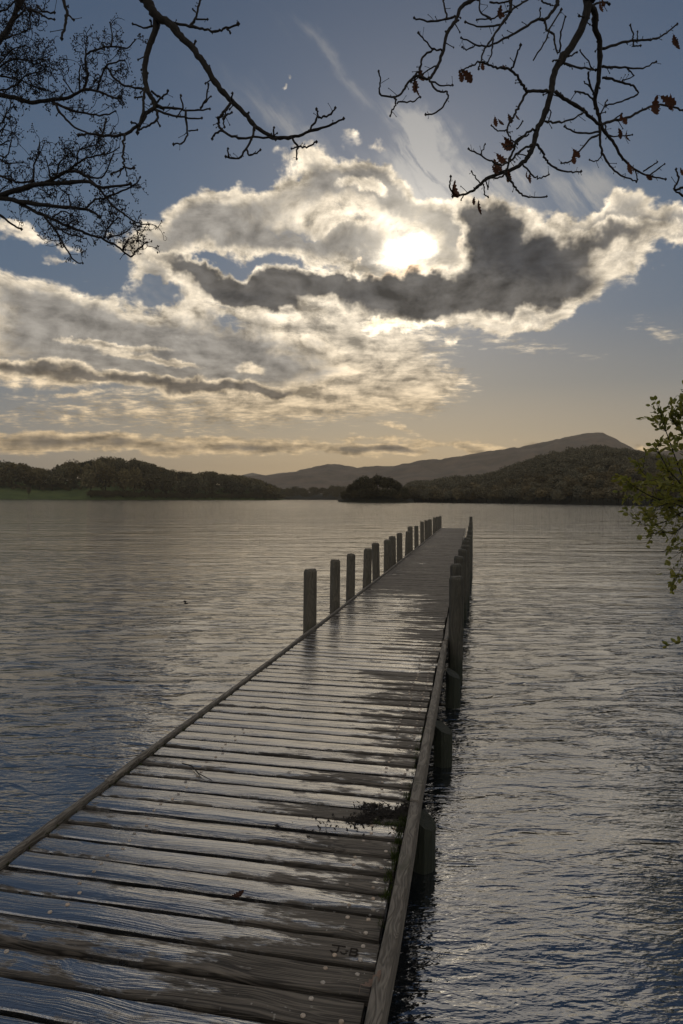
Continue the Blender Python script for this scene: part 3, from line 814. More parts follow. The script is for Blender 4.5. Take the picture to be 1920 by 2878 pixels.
def post_mesh(h, r_, seed, cut=None, lean=(0, 0), mat=None):
    """round pile, chamfered head or broken slanting head"""
    q = random.Random(seed); n_ = 18; V = []; Fc = []
    zs = [-1.2, -.3, .1, .3] + [DECK + .15 + (h - DECK - .15 - .03) * t for t in (0, .25, .5, .75, 1)] if h > 1 else [-1.2, -.4, 0, h * .6, h]
    prof = [(z, r_ * (1 + q.uniform(-.02, .02)) * (1.05 - .05 * min(1, max(0, z)))) for z in zs]
    if h > 1: prof.append((h, r_ * .78))
    flat = [1 + q.uniform(-.05, .05) for _ in range(n_)]; tilt = q.uniform(-.12, .12)
    for z, rr in prof:
        for k in range(n_):
            th = 2 * math.pi * k / n_
            x, y = rr * flat[k] * math.cos(th), rr * flat[k] * math.sin(th)
            zz = z
            if cut and z == zs[-1]: zz = z + cut * (-x) + q.uniform(-.006, .012)
            elif z == prof[-1][0]: zz = z + tilt * x + q.uniform(-.005, .005)
            V.append((x + lean[0] * z, y + lean[1] * z, zz))
    m_ = len(prof)
    for i in range(m_ - 1):
        for k in range(n_):
            k2 = (k + 1) % n_; Fc.append((i * n_ + k, i * n_ + k2, (i + 1) * n_ + k2, (i + 1) * n_ + k))
    Fc.append(tuple((m_ - 1) * n_ + k for k in range(n_)))
    return mesh_data('post', V, Fc, mat or M_POST)


kk = K
PL_ = [(871, 1599.7, 8.35), (942, 1573, 9.6), (984.5, 1556.6, 10.9), (1030, 1542, 12.15), (1060, 1526, 13.5), (1089, 1517, 14.7), (1106, 1507, 15.9), (1125, 1498, 17.4), (1145, 1494, 18.9),
       (1155, 1480, 20.4), (1172, 1478, 22.2), (1188, 1466, 24.4), (1200, 1462, 26.8), (1211, 1459, 29), (1221, 1454, 31.5), (1230, 1452, 34.2), (1238, 1450, 37.4)]
for q, (x, y, dep) in enumerate(PL_):
    u_ = (x * kk - 784) / F
    for _ in range(4):                                 # stands hard against the outside of the left rail
        p = at_depth(x * kk, y * kk, dep); dep = (LEFT(p.dot(AX)) - .115) / (u_ * math.cos(TA) - math.sin(TA))
    w = Vector((p.x, p.y, 0))
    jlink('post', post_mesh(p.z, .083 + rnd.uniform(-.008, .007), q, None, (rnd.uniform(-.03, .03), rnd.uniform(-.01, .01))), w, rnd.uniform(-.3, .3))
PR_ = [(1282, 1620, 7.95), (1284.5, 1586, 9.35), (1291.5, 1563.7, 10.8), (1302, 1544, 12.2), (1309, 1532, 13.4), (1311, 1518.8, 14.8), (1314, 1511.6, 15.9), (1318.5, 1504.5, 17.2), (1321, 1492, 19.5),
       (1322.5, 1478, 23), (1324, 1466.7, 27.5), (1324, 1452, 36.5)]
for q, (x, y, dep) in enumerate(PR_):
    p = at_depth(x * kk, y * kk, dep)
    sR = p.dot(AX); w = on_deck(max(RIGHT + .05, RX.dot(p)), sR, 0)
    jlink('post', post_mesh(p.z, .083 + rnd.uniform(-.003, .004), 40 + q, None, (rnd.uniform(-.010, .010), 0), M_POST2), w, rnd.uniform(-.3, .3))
# sawn-off and broken piles outside the right rail
for q, (x, ytop, dep) in enumerate(((970, 1880, 3.95), (1017, 1670, 5.5), (1040, 1547, 7.05))):
    p = at_depth(x, ytop, dep)
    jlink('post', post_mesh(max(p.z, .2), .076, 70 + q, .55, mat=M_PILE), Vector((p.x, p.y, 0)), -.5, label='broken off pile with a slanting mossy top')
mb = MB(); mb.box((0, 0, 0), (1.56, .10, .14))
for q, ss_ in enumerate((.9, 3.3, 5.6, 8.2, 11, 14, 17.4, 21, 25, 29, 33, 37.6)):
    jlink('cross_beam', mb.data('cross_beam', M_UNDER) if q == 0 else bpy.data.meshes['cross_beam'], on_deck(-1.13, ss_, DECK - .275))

# initials cut into a near plank
def letters():
    mb = MB()
    def stroke(pts, w=.006):
        for a, b in zip(pts[:-1], pts[1:]):
            a = Vector((*a, 0)); b = Vector((*b, 0)); d = b - a; c = (a + b) / 2
            mb.box((c.x, c.y, .0), (d.length + w * .6, w, .0016), math.atan2(d.y, d.x))
    stroke([(-.050, .040), (.000, .040)]); stroke([(-.024, .040), (-.024, .012), (-.030, .003), (-.044, .003), (-.050, .010)])
    stroke([(-.012, .010), (-.006, .003), (.004, .002), (.010, .008)], .005); stroke([(.006, .018), (.014, .019)], .005)
    stroke([(.024, .000), (.024, .036), (.044, .036), (.049, .029), (.044, .019), (.026, .019)]); stroke([(.044, .019), (.052, .010), (.046, .000), (.024, .000)])
    m = mat_plain('cut_wood', (.022, .018, .014), (.035, .029, .022), 60, .9)
    return mb.data('carved_initials', m)


ci = link('carved_initials', letters(), carved, label='initials J and B cut into the plank')
ci.location = ((carved_len / 2 - .125) / carved_len, -.026, .0034); ci.scale = (1 / carved_len, 1, 1)


# ------------------------------------------------------------------ leaves, litter, moss on the deck
def leaf_mesh(name, mat, lobed, curl=.25):
    if lobed:
        half = [(0, .02), (.10, .10), (.18, .08), (.26, .20), (.36, .13), (.46, .26), (.56, .17), (.68, .24), (.78, .14), (.90, .13), (1, .0)]
    else:
        half = [(0, .0), (.12, .17), (.32, .30), (.58, .30), (.82, .17), (1, 0)]
    V = []; Fc = []
    for x, w in half:
        z = curl * (x - .5) ** 2
        V += [(x, w, z + w * .45), (x, 0, z), (x, -w, z + w * .35)]
    for i in range(len(half) - 1):
        a = i * 3; b = a + 3
        Fc += [(a, a + 1, b + 1, b), (a + 1, a + 2, b + 2, b + 1)]
    c = len(V); V += [(-.22, .012, .02), (-.22, -.012, .02), (0, -.012, curl * .25), (0, .012, curl * .25)]; Fc.append((c, c + 1, c + 2, c + 3))
    return mesh_data(name, V, Fc, mat)


OAK = [leaf_mesh('leaf', M_OAKLEAF, True, .6), leaf_mesh('leaf', M_OAKLEAF, True, 1.2)]
M_PALE = mat_plain('pale_dead_leaf', (.30, .21, .16), (.20, .14, .11), 40, .6, .2)
def floor_leaf(px, py, size, mat_pale, label, rot):
    d = ray(px, py); t = (DECK + .012 - 2.25) / d.z; p = EYE + d * t
    me = OAK[1].copy()
    if mat_pale: me.materials[0] = M_PALE
    o = link('fallen_leaf', me, None, p + Vector((0, 0, .012)), None, label, 'leaf')
    o.scale = (size, size, size); o.rotation_euler = (rot[0], rot[1], rot[2])


floor_leaf(532, 2068, .055, False, 'curled brown oak leaf lying over a gap between wet planks', (.5, -.2, .4))
floor_leaf(834, 2285, .085, True, 'pale dead leaf caught between plank end and right edge rail', (-.2, -.3, .5))
mb = MB()
d = ray(425, 1750); 
def deckpt(px, py, dz=0.008):
    d = ray(px, py); return EYE + d * ((DECK + dz - 2.25) / d.z)
mb.tube([deckpt(418, 1752), deckpt(440, 1758), deckpt(455, 1775), deckpt(487, 1792)], [.0035, .004, .0035, .002], 5)
mb.tube([deckpt(452, 1772), deckpt(462, 1786)], [.003, .0015], 4)
link('fallen_twig', mb.data('fallen_twig', M_BARK), None, None, None, 'thin dark bent twig lying across the wet planks', 'twig')

# heap of rotted leaves by the rail
mb = MB()
for (cx, cy, sx, sy, nn) in ((880, 1868, 40, 12, 480), (930, 1862, 22, 14, 380), (835, 1882, 34, 9, 260), (850, 1850, 30, 6, 130), (925, 1905, 25, 10, 90), (760, 1895, 90, 22, 60)):
    for k in range(nn):
        p = deckpt(rnd.gauss(cx, sx * .55), rnd.gauss(cy, sy * .55), .003)
        if RX.dot(p) > RIGHT: continue
        p.z += abs(rnd.gauss(0, .0035))
        a = rnd.uniform(0, 6.28); l = rnd.uniform(.006, .018); w = l * rnd.uniform(.2, .5); t = rnd.uniform(-.6, .6)
        dx = Vector((math.cos(a), math.sin(a), t)) * l; dy = Vector((-math.sin(a), math.cos(a), rnd.uniform(-.5, .5))) * w
        b = len(mb.v); mb.v += [p - dx, p + dy, p + dx, p - dy]; mb.f.append((b, b + 1, b + 2, b + 3))
link('leaf_litter', mb.data('leaf_litter', M_LITTER), kind='stuff', label='dark rotted leaf litter heaped beside the right rail', cat='litter')
# moss and grass along the inside of the right rail, a little on the left one
mb = MB()
def tuft(p, n_, hgt):
    for k in range(n_):
        a = rnd.uniform(0, 6.28); l = hgt * rnd.uniform(.5, 1.2); lean = rnd.uniform(.2, .9); q = p + Vector((rnd.gauss(0, .008), rnd.gauss(0, .008), 0))
        tip = q + Vector((math.cos(a) * l * lean, math.sin(a) * l * lean, l)); wv = Vector((-math.sin(a), math.cos(a), 0)) * .0022
        b = len(mb.v); mb.v += [q - wv, q + wv, tip]; mb.f.append((b, b + 1, b + 2))
for k in range(150):
    ss_ = rnd.choice((rnd.uniform(2.7, 3.7), rnd.uniform(3.0, 3.5), rnd.uniform(2.5, 5.2)))
    tuft(on_deck(RIGHT - .024 + rnd.uniform(-.02, .008), ss_, DECK - .008), 9, .022 if rnd.random() < .7 else .034)
for k in range(22):
    tuft(on_deck(RIGHT - .03 - rnd.uniform(0, .14), 3.36 + rnd.uniform(-.02, .02), DECK - .005), 7, .022)
for k in range(60):
    ss_ = rnd.uniform(2.4, 5.5); tuft(on_deck(LEFT(ss_) + .02, ss_, DECK - .012), 6, .014)
link('moss', mb.data('moss', M_MOSS), kind='stuff', label='green moss and grass growing in the gap beside the rails', cat='moss')

# ------------------------------------------------------------------ trees overhead and the bush
A_ = lambda x, y: (x / 1.568 * K, y / 1.568 * K)
B_ = lambda x, y: ((1000 + x / 1.7043) * K, (y / 1.7043) * K)


class Canopy:
    """branches traced from the picture, each set at its own distance, grown out with side twigs"""
    def __init__(s, tree, mat, conv, unit): s.t = tree; s.mat = mat; s.conv = conv; s.unit = unit; s.twig = MB(); s.bud = MB(); s.leaves = []
    def branch(s, pts, w0, w1, d0, d1, spur=.5, kind='branch'):
        n_ = len(pts); P3 = []
        for i, (x, y) in enumerate(pts):
            px, py = s.conv(x, y); t = i / max(1, n_ - 1)
            P3.append(at_depth(px, py, d0 + (d1 - d0) * t))
        path = smooth_path(P3, 5)
        ext = P3[0] - P3[1]
        d = (d0 + d1) / 2; k = s.unit * d / F / 2
        wob = [p + Vector((rnd.gauss(0, 1), rnd.gauss(0, 1), rnd.gauss(0, 1))) * (.0028 if w0 < 20 else .0022) for p in path]
        rad = [max(.0016, (w0 + (w1 - w0) * (i / (len(path) - 1)) ** .85) * k * (1.22 if rnd.random() < .12 else 1)) for i in range(len(path))]
        if kind == 'branch' and w0 >= 8:
            mb = MB(); mb.tube(wob, rad, 7, .07)
            link('branch', mb.data('branch', s.mat, True), s.t)
        else: s.twig.tube(wob, rad, 5, .08)
        s.bud.blob(path[-1], rad[-1] * 2.0, 5, (1, 1, 1.3))
        L = sum((path[i + 1] - path[i]).length for i in range(len(path) - 1))
        for q in range(int(L * 22 * spur)):
            i = rnd.randrange(2, len(path)); dirn = (path[i] - path[i - 1]).normalized()
            side = (dirn.cross(Vector((0, 1, 0))) * rnd.choice((-1, 1)) + dirn * rnd.uniform(.1, .9) + Vector((0, rnd.uniform(-.4, .4), 0))).normalized()
            ln = rnd.choice((.015, .02, .03, .06)) * rnd.uniform(.7, 1.3); r0 = max(.0017, rad[i] * .35); r0 = min(r0, .0045)
            e = path[i] + side * ln
            s.twig.tube([path[i], path[i] + side * ln * .5 + Vector((0, 0, rnd.uniform(-.004, .004))), e], [r0, r0 * .8, r0 * .75], 4)
            s.bud.blob(e, r0 * 1.7, 4, (1, 1, 1.5))
        return path
    def finish(s, name='twigs'):
        link(name, s.twig.data(name, s.mat), s.t, kind='stuff')
        link('buds', s.bud.data('buds', s.mat), s.t, kind='stuff')


def big_tree(name, label, base, entry, mat, wtrunk, cat='tree'):
    """trunk standing on the bank out of the frame and the limb that carries the traced branches"""
    t = thing(name, label, cat, base)
    mb = MB(); top = Vector((base[0], base[1], 9.5))
    mb.tube(smooth_path([Vector(base) - Vector((0, 0, .6)), Vector(base) + Vector((.05, .1, 2)), Vector(base) + Vector((-.1, .2, 4.5)), top], 4), [wtrunk * (1.25 - .06 * i) for i in range(13)], 12, .04)
    o = link('trunk', mb.data('trunk', mat, True), t); o.location = -Vector(base)
    for e, r0, r1 in entry:
        mb = MB(); e = Vector(e); st = Vector(base) + Vector((-.05, .15, rnd.uniform(4.2, 6.2)))
        mb.tube(smooth_path([st, (st + e) / 2 + Vector((0, 0, .7)), e], 6), [r0 + (r1 - r0) * (i / 12) for i in range(13)], 8, .06)
        o = link('limb', mb.data('limb', mat, True), t); o.location = -Vector(base)
    # the rest of the leafless crown, above the picture
    mb = MB()
    def grow(p, d, ln, r, lev):
        q = [p]
        for i in range(3):
            d = (d + Vector((rnd.gauss(0, .25), rnd.gauss(0, .25), rnd.gauss(0, .18) + .05))).normalized(); q.append(q[-1] + d * ln / 3)
        mb.tube(q, [r, r * .85, r * .72, r * .6], 5)
        if lev:
            for k in range(3): grow(q[rnd.choice((2, 3, 3))], (d + Vector((rnd.gauss(0, .6), rnd.gauss(0, .6), rnd.gauss(.1, .4)))).normalized(), ln * .7, r * .55, lev - 1)
    for k in range(6):
        a = rnd.uniform(0, 6.28); dd = Vector((math.cos(a), math.sin(a) - .55, .9)).normalized()
        grow(Vector((base[0], base[1], rnd.uniform(6.0, 9.3))), dd, 2.2, .07, 3)
    o = link('upper_crown', mb.data('upper_crown', mat), t, kind='stuff'); o.location = -Vector(base)
    return t


def shift(t, canopy_objs):
    pass


D1 = 4.6
oak_base = (3.6, .6, .35)
B0 = [at_depth(*B_(1110, -6), D1), at_depth(*B_(575, -12), 4.2), at_depth(*B_(740, -8), 5.0), at_depth(*B_(967, -8), 5.2)]
oak = big_tree('oak_tree', 'nearly bare oak with a few brown leaves hanging over the upper right', oak_base, [(B0[0], .11, .055), (B0[1], .07, .028), (B0[2], .06, .022), (B0[3], .06, .02)], M_BARK, .30)
C = Canopy(oak, M_BARK, B_, 1 / 1.7043 * K)
br = C.branch
br([(1110, -10), (1108, 50), (1080, 140), (1020, 240), (970, 310), (945, 380), (935, 450), (905, 550), (870, 620), (850, 700), (820, 760), (770, 800), (710, 825), (640, 850), (600, 880), (560, 915), (500, 935), (465, 940)], 42, 8, D1, 4.2, .4)
br([(1118, 30), (1145, 60), (1148, 140), (1170, 200), (1168, 320), (1155, 430), (1145, 480), (1165, 560), (1185, 620), (1240, 690), (1280, 760), (1340, 815), (1400, 840), (1485, 858)], 30, 7, D1, 5.2, .5)
br([(575, -12), (540, 10), (500, 45), (480, 100), (440, 150), (420, 240), (390, 320), (350, 378), (290, 365), (245, 405), (220, 445), (185, 465), (115, 450), (118, 400), (110, 340)], 21, 6, 4.2, 3.9)
br([(185, 465), (195, 490), (180, 520), (165, 555)], 9, 6, 3.95, 3.9); br([(195, 492), (260, 488), (310, 465)], 8, 6, 3.95, 3.9)
br([(350, 380), (390, 435), (437, 440), (432, 490), (385, 540), (335, 548)], 10, 7, 4.0, 3.9); br([(360, 390), (410, 410), (465, 408)], 8, 6, 4.0, 4.1)
br([(410, 240), (375, 235), (320, 180), (300, 155)], 9, 6, 4.1, 4.0); br([(375, 235), (320, 275), (310, 320), (285, 365)], 10, 9, 4.1, 4.0); br([(395, 310), (330, 345), (265, 395)], 8, 5, 4.1, 4.0)
br([(480, 75), (440, 90), (360, 102), (280, 85)], 11, 7, 4.2, 4.1); br([(440, 88), (425, 30), (418, -5)], 9, 7, 4.2, 4.3)
br([(740, -8), (740, 45), (720, 90), (680, 140), (660, 170), (620, 230), (600, 290), (590, 330)], 16, 6, 5.0, 4.6); br([(735, 60), (790, 20), (840, -10)], 10, 8, 5.0, 5.2); br([(690, 120), (600, 130), (525, 105)], 10, 6, 4.9, 4.7)
br([(660, 170), (655, 240), (630, 300)], 9, 6, 4.9, 4.8); br([(650, 90), (600, 60), (595, -5)], 9, 7, 4.9, 5.0); br([(745, 50), (690, 70), (650, 90), (580, 95)], 9, 6, 4.9, 4.8); br([(640, 10), (700, 12), (745, 0)], 8, 8, 5, 5)
br([(967, -8), (960, 30), (910, 90), (860, 100), (760, 160), (690, 195), (640, 220), (580, 215), (505, 180)], 17, 6, 5.2, 4.8); br([(905, 95), (915, 140), (945, 165), (955, 220), (975, 250), (985, 150), (1005, 80)], 11, 6, 5.1, 4.8)
br([(850, 290), (910, 190), (930, 140), (985, 45)], 7, 8, 4.8, 5.0); br([(880, 95), (885, 40)], 7, 6, 5.1, 5.1); br([(935, 25), (895, 10), (890, -8)], 8, 7, 5.1, 5.1); br([(580, 215), (530, 235), (510, 225)], 7, 5, 4.8, 4.8)
br([(930, 440), (870, 435), (820, 435), (790, 390), (745, 335), (690, 325), (640, 310), (590, 300), (545, 320), (500, 340)], 17, 6, 4.4, 4.1); br([(745, 335), (770, 270), (790, 215)], 10, 7, 4.3, 4.2)
br([(820, 435), (780, 510), (755, 560), (725, 620), (745, 665), (775, 690)], 13, 6, 4.35, 4.2); br([(730, 620), (680, 625), (650, 600)], 8, 5, 4.3, 4.2); br([(770, 620), (800, 580)], 7, 5, 4.3, 4.3)
br([(955, 440), (1010, 480), (1080, 520), (1120, 555), (1165, 595), (1220, 580), (1280, 570), (1340, 545), (1400, 515), (1450, 500), (1510, 510), (1575, 532)], 17, 9, 4.4, 5.0)
br([(905, 580), (960, 585), (1040, 570), (1100, 535)], 10, 7, 4.35, 4.5); br([(1170, 628), (1100, 640), (1040, 630), (1000, 605)], 11, 6, 4.9, 4.7); br([(920, 585), (935, 540), (925, 515)], 7, 5, 4.4, 4.4)
br([(1168, 600), (1175, 700), (1200, 770), (1250, 825), (1310, 855), (1345, 870)], 13, 6, 4.9, 4.8); br([(1172, 640), (1120, 670), (1060, 740), (1020, 775), (985, 780)], 10, 6, 4.9, 4.6); br([(1185, 720), (1160, 770), (1120, 765)], 7, 5, 4.9, 4.8)
br([(868, 690), (900, 740), (920, 780), (970, 810), (1030, 825), (1080, 820)], 12, 7, 4.3, 4.5); br([(715, 830), (760, 890), (790, 930), (840, 945), (915, 940)], 12, 6, 4.25, 4.3)
br([(800, 790), (850, 840), (880, 855), (925, 835)], 9, 6, 4.25, 4.3); br([(850, 690), (790, 720), (740, 770), (700, 790), (640, 770), (590, 740), (540, 712)], 12, 6, 4.3, 4.0)
br([(870, 620), (830, 630), (770, 680), (740, 760), (720, 830)], 12, 10, 4.3, 4.25); br([(830, 640), (760, 690), (720, 700)], 8, 5, 4.3, 4.2); br([(600, 880), (575, 850), (555, 820)], 7, 5, 4.2, 4.1); br([(610, 880), (620, 930), (635, 945)], 7, 5, 4.2, 4.2)
br([(600, 740), (620, 690)], 7, 5, 4.1, 4.1); br([(520, 930), (505, 958)], 6, 5, 4.2, 4.2); br([(465, 930), (450, 890), (455, 845)], 9, 6, 4.2, 4.1); br([(640, 850), (690, 850), (720, 815)], 9, 8, 4.2, 4.2)
br([(1185, 235), (1250, 212), (1320, 195), (1400, 190), (1450, 180), (1500, 150), (1540, 115)], 13, 7, 5.0, 5.3); br([(1325, 195), (1330, 165), (1315, 120)], 8, 6, 5.1, 5.1); br([(1330, 195), (1330, 220), (1365, 218)], 8, 6, 5.1, 5.1); br([(1350, 190), (1350, 150)], 6, 5, 5.1, 5.1)
br([(1180, 320), (1240, 320), (1300, 325), (1380, 325), (1440, 295)], 12, 6, 5.0, 5.2); br([(1180, 370), (1240, 382), (1290, 400), (1335, 415), (1350, 450), (1290, 480), (1200, 505)], 11, 7, 5.0, 5.1); br([(1300, 325), (1330, 360), (1280, 385)], 7, 5, 5.1, 5.1)
br([(1000, 305), (1060, 320), (1150, 335)], 11, 8, 4.5, 4.8); br([(1135, 330), (1075, 240)], 7, 5, 4.8, 4.7); br([(1115, 345), (1120, 400), (1140, 450)], 10, 8, 4.8, 4.9); br([(1050, 437), (1090, 445), (1140, 475)], 8, 8, 4.8, 4.9); br([(1090, 390), (1120, 410)], 6, 7, 4.8, 4.8)
br([(975, 290), (945, 292)], 8, 6, 4.5, 4.4); br([(1020, 270), (1060, 250)], 8, 6, 4.5, 4.5); br([(1115, 90), (1070, 75)], 9, 6, 4.6, 4.5); br([(1130, 30), (1170, 10), (1215, 20)], 12, 8, 4.6, 4.7); br([(1340, 815), (1350, 860)], 7, 5, 5.1, 5.1); br([(1410, 838), (1480, 785)], 8, 5, 5.2, 5.2); br([(1380, 820), (1445, 775)], 8, 5, 5.2, 5.2)
br([(1195, 600), (1220, 650), (1325, 645)], 8, 5, 5.0, 5.0); br([(1230, 580), (1275, 545)], 8, 6, 4.9, 4.9); br([(1165, 560), (1205, 480)], 8, 5, 4.9, 5.0); br([(1575, 900), (1525, 905), (1545, 860), (1535, 810)], 12, 7, 5.0, 5.0); br([(1575, 940), (1530, 910)], 12, 7, 5.0, 5.0)
C.finish()
for (x, y, r_) in ((515, 335, 42), (500, 345, 30), (285, 380, 36), (300, 330, 34), (280, 410, 28), (1430, 472, 46), (1465, 465, 44), (1495, 452, 40), (1500, 490, 22), (665, 562, 24), (680, 575, 20), (732, 550, 24), (760, 548, 18), (712, 660, 34), (700, 690, 34), (672, 740, 34),
                   (660, 775, 36), (655, 800, 28), (460, 875, 38), (455, 900, 30), (580, 962, 34), (565, 945, 20), (830, 830, 26), (810, 822, 22), (1040, 715, 26), (1042, 740, 26), (1265, 615, 28), (1285, 630, 26), (1275, 560, 24), (1270, 548, 18), (1300, 780, 30), (1325, 790, 18),
                   (1520, 172, 30), (1530, 190, 24), (690, 30, 34), (680, 60, 24), (1545, 815, 28), (720, 815, 26), (730, 835, 22), (605, 300, 22), (705, 318, 18), (1165, 15, 26), (1180, 5, 20), (850, 685, 14), (1390, 840, 20)):
    px, py = B_(x, y); dep = 4.3 + .4 * (x - 700) / 800
    p = at_depth(px, py, dep); sz = r_ * 2.0 / 1.7043 * K * dep / F
    o = link('leaf', OAK[rnd.randrange(2)], oak); o.location = p - Vector(oak_base)
    o.scale = (sz, sz, sz); o.rotation_euler = (rnd.uniform(.9, 2.2), rnd.uniform(-.5, .5) + 1.2, rnd.uniform(-.7, .7))
for o in oak.children:
    if o.name.split('.')[0] in ('branch', 'twigs', 'buds'): o.location = -Vector(oak_base)

# oak limb over the upper left
ol_base = (-3.4, -.6, .35)
e0 = [at_depth(*A_(640, -6), 4.4), at_depth(*A_(274, -8), 3.9), at_depth(*A_(884, -6), 4.4)]
oak2 = big_tree('oak_tree', 'leafless oak with knobbly drooping branches hanging over the upper left', ol_base, [(e0[0], .10, .040), (e0[1], .05, .014), (e0[2], .03, .008)], M_BARK, .30)
C = Canopy(oak2, M_BARK, A_, 1 / 1.568 * K); br = C.branch
br([(636, -10), (660, 25), (690, 70), (750, 105), (795, 160), (850, 215), (905, 290), (960, 380), (1020, 445), (1080, 500), (1130, 560), (1205, 600), (1285, 605), (1365, 578), (1450, 552), (1515, 522)], 42, 7, 4.4, 4.0, .35)
br([(690, 78), (685, 130), (655, 210), (637, 300), (645, 380), (672, 440), (682, 470), (650, 495), (620, 545), (548, 592), (470, 598), (400, 590), (345, 596)], 30, 8, 4.4, 4.0, .5)
br([(640, 385), (632, 440), (628, 500), (606, 585)], 12, 10, 4.2, 4.1); br([(548, 592), (546, 640), (545, 690), (548, 735), (590, 740)], 11, 7, 4.05, 3.95); br([(548, 735), (520, 752), (490, 770)], 9, 6, 4, 4); br([(540, 740), (520, 780)], 7, 5, 4, 4); br([(552, 738), (560, 775)], 7, 5, 4, 4)
br([(690, 468), (770, 478), (840, 487), (925, 480)], 12, 6, 4.2, 4.2); br([(885, 482), (908, 430), (918, 370)], 9, 6, 4.2, 4.2); br([(900, 460), (930, 425)], 7, 5, 4.2, 4.2); br([(808, 482), (797, 420)], 8, 6, 4.2, 4.2); br([(780, 515), (805, 480)], 7, 5, 4.2, 4.2)
br([(680, 482), (760, 508), (830, 520), (890, 520)], 11, 6, 4.2, 4.1); br([(820, 490), (823, 570), (825, 600), (800, 630), (765, 636)], 9, 6, 4.15, 4.1); br([(828, 578), (870, 572)], 7, 5, 4.1, 4.1); br([(692, 490), (690, 530), (650, 555), (615, 570)], 11, 7, 4.15, 4.1); br([(690, 525), (705, 555)], 8, 6, 4.1, 4.1)
br([(735, 98), (840, 115), (890, 128), (960, 135), (1000, 125), (1050, 105)], 12, 8, 4.35, 4.3); br([(838, 115), (858, 85), (878, 20), (886, -10)], 11, 8, 4.35, 4.4); br([(862, 85), (915, 85)], 8, 6, 4.35, 4.3); br([(862, 55), (850, 40)], 7, 5, 4.35, 4.35); br([(1000, 125), (1015, 145)], 8, 6, 4.3, 4.3)
br([(678, 112), (630, 122), (585, 105)], 9, 6, 4.4, 4.3); br([(670, 118), (662, 90)], 9, 6, 4.4, 4.4); br([(1122, 555), (1115, 590), (1090, 650), (1050, 695), (995, 690)], 12, 7, 4.1, 4.0); br([(1090, 660), (1105, 685), (1148, 660)], 9, 6, 4.0, 4.0); br([(1010, 690), (1005, 655)], 8, 6, 4, 4)
br([(1018, 450), (990, 490), (965, 530), (975, 570), (1035, 605), (1120, 605), (1215, 612)], 12, 9, 4.15, 4.05); br([(978, 575), (945, 590), (935, 612)], 9, 7, 4.1, 4.1); br([(980, 525), (1022, 495)], 9, 6, 4.1, 4.1); br([(1018, 440), (1025, 410)], 9, 6, 4.15, 4.1); br([(985, 500), (960, 520)], 8, 6, 4.1, 4.1); br([(1005, 470), (985, 530), (990, 560)], 8, 6, 4.1, 4.1)
br([(1285, 605), (1310, 640), (1350, 650), (1395, 625)], 10, 7, 4.05, 4.0); br([(1310, 640), (1308, 700)], 8, 6, 4.05, 4.0); br([(1310, 650), (1285, 655)], 7, 5, 4, 4); br([(1362, 578), (1400, 515), (1395, 480)], 10, 7, 4.02, 4.0); br([(1405, 515), (1440, 515), (1478, 475)], 9, 7, 4, 4); br([(1205, 600), (1208, 562)], 9, 6, 4.05, 4.05)
br([(850, 208), (862, 182)], 12, 7, 4.3, 4.3); br([(274, -10), (295, 60), (288, 100), (272, 170)], 15, 9, 3.9, 3.8); br([(295, 62), (325, 88)], 9, 6, 3.9, 3.85); br([(665, 400), (700, 425), (715, 430), (740, 400)], 10, 7, 4.2, 4.2); br([(715, 430), (700, 440), (690, 465)], 9, 8, 4.2, 4.2)
br([(630, 425), (595, 430)], 8, 6, 4.2, 4.2); br([(452, 598), (468, 525)], 9, 6, 4.0, 4.0); br([(455, 590), (440, 565)], 8, 6, 4.0, 4.0); br([(620, 550), (580, 540)], 9, 7, 4.1, 4.1); br([(160 / 1, 20), (190, 50), (240, 55)], 10, 7, 3.8, 3.8); br([(130, 35), (190, 68), (240, 85)], 10, 6, 3.8, 3.8)
C.finish()
for o in oak2.children:
    if o.name.split('.')[0] in ('branch', 'twigs', 'buds'): o.location = -Vector(ol_base)

# alder on the left: fine curling twigs hung with cones
al_base = (-6.2, 2.6, .3)
e1 = [at_depth(*A_(-12, 415), 6.2), at_depth(*A_(-12, 190), 6.0), at_depth(*A_(-12, 867), 6.0), at_depth(*A_(-12, 772), 6.2), at_depth(*A_(-12, 935), 6.2)]
alder = big_tree('alder_tree', 'leafless alder with fine curling twigs and small cones at the left', al_base, [(e1[0], .08, .03), (e1[1], .07, .03), (e1[2], .09, .035), (e1[3], .04, .012), (e1[4], .04, .012)], M_BARK2, .22)
C = Canopy(alder, M_BARK2, A_, 1 / 1.568 * K); br = C.branch
paths = []
def ab(pts, w0, w1, d0, d1, dens, up=1.0): paths.append((br(pts, w0, w1, d0, d1, .25), dens, up))
ab([(-15, 415), (60, 430), (140, 450), (230, 440), (300, 430), (370, 395), (440, 405), (500, 430), (525, 430)], 22, 6, 6.2, 5.8, 1.0)
ab([(240, 450), (270, 500), (330, 560), (400, 590)], 12, 7, 6, 5.9, .35); ab([(250, 458), (330, 490), (410, 505), (470, 505), (510, 490)], 12, 5, 6, 5.9, .8)
ab([(370, 395), (385, 330), (378, 250), (420, 220), (490, 205), (560, 212), (595, 175)], 12, 5, 6, 5.9, .7); ab([(490, 205), (495, 160), (485, 100)], 7, 5, 5.9, 5.9, 1.0); ab([(378, 250), (375, 190)], 7, 4, 6, 6, 1.2)
ab([(430, 395), (445, 340), (470, 290), (520, 270), (550, 265)], 10, 5, 6, 5.9, 1.0); ab([(470, 290), (500, 340), (560, 380), (640, 390)], 10, 8, 6, 5.9, .6); ab([(350, 405), (350, 330), (355, 290)], 8, 4, 6, 6, 1.0); ab([(330, 420), (280, 350)], 7, 4, 6, 6, 1.0)
ab([(-15, 195), (40, 120), (70, 50), (97, -10)], 24, 18, 6.0, 6.2, 1.2, .3)
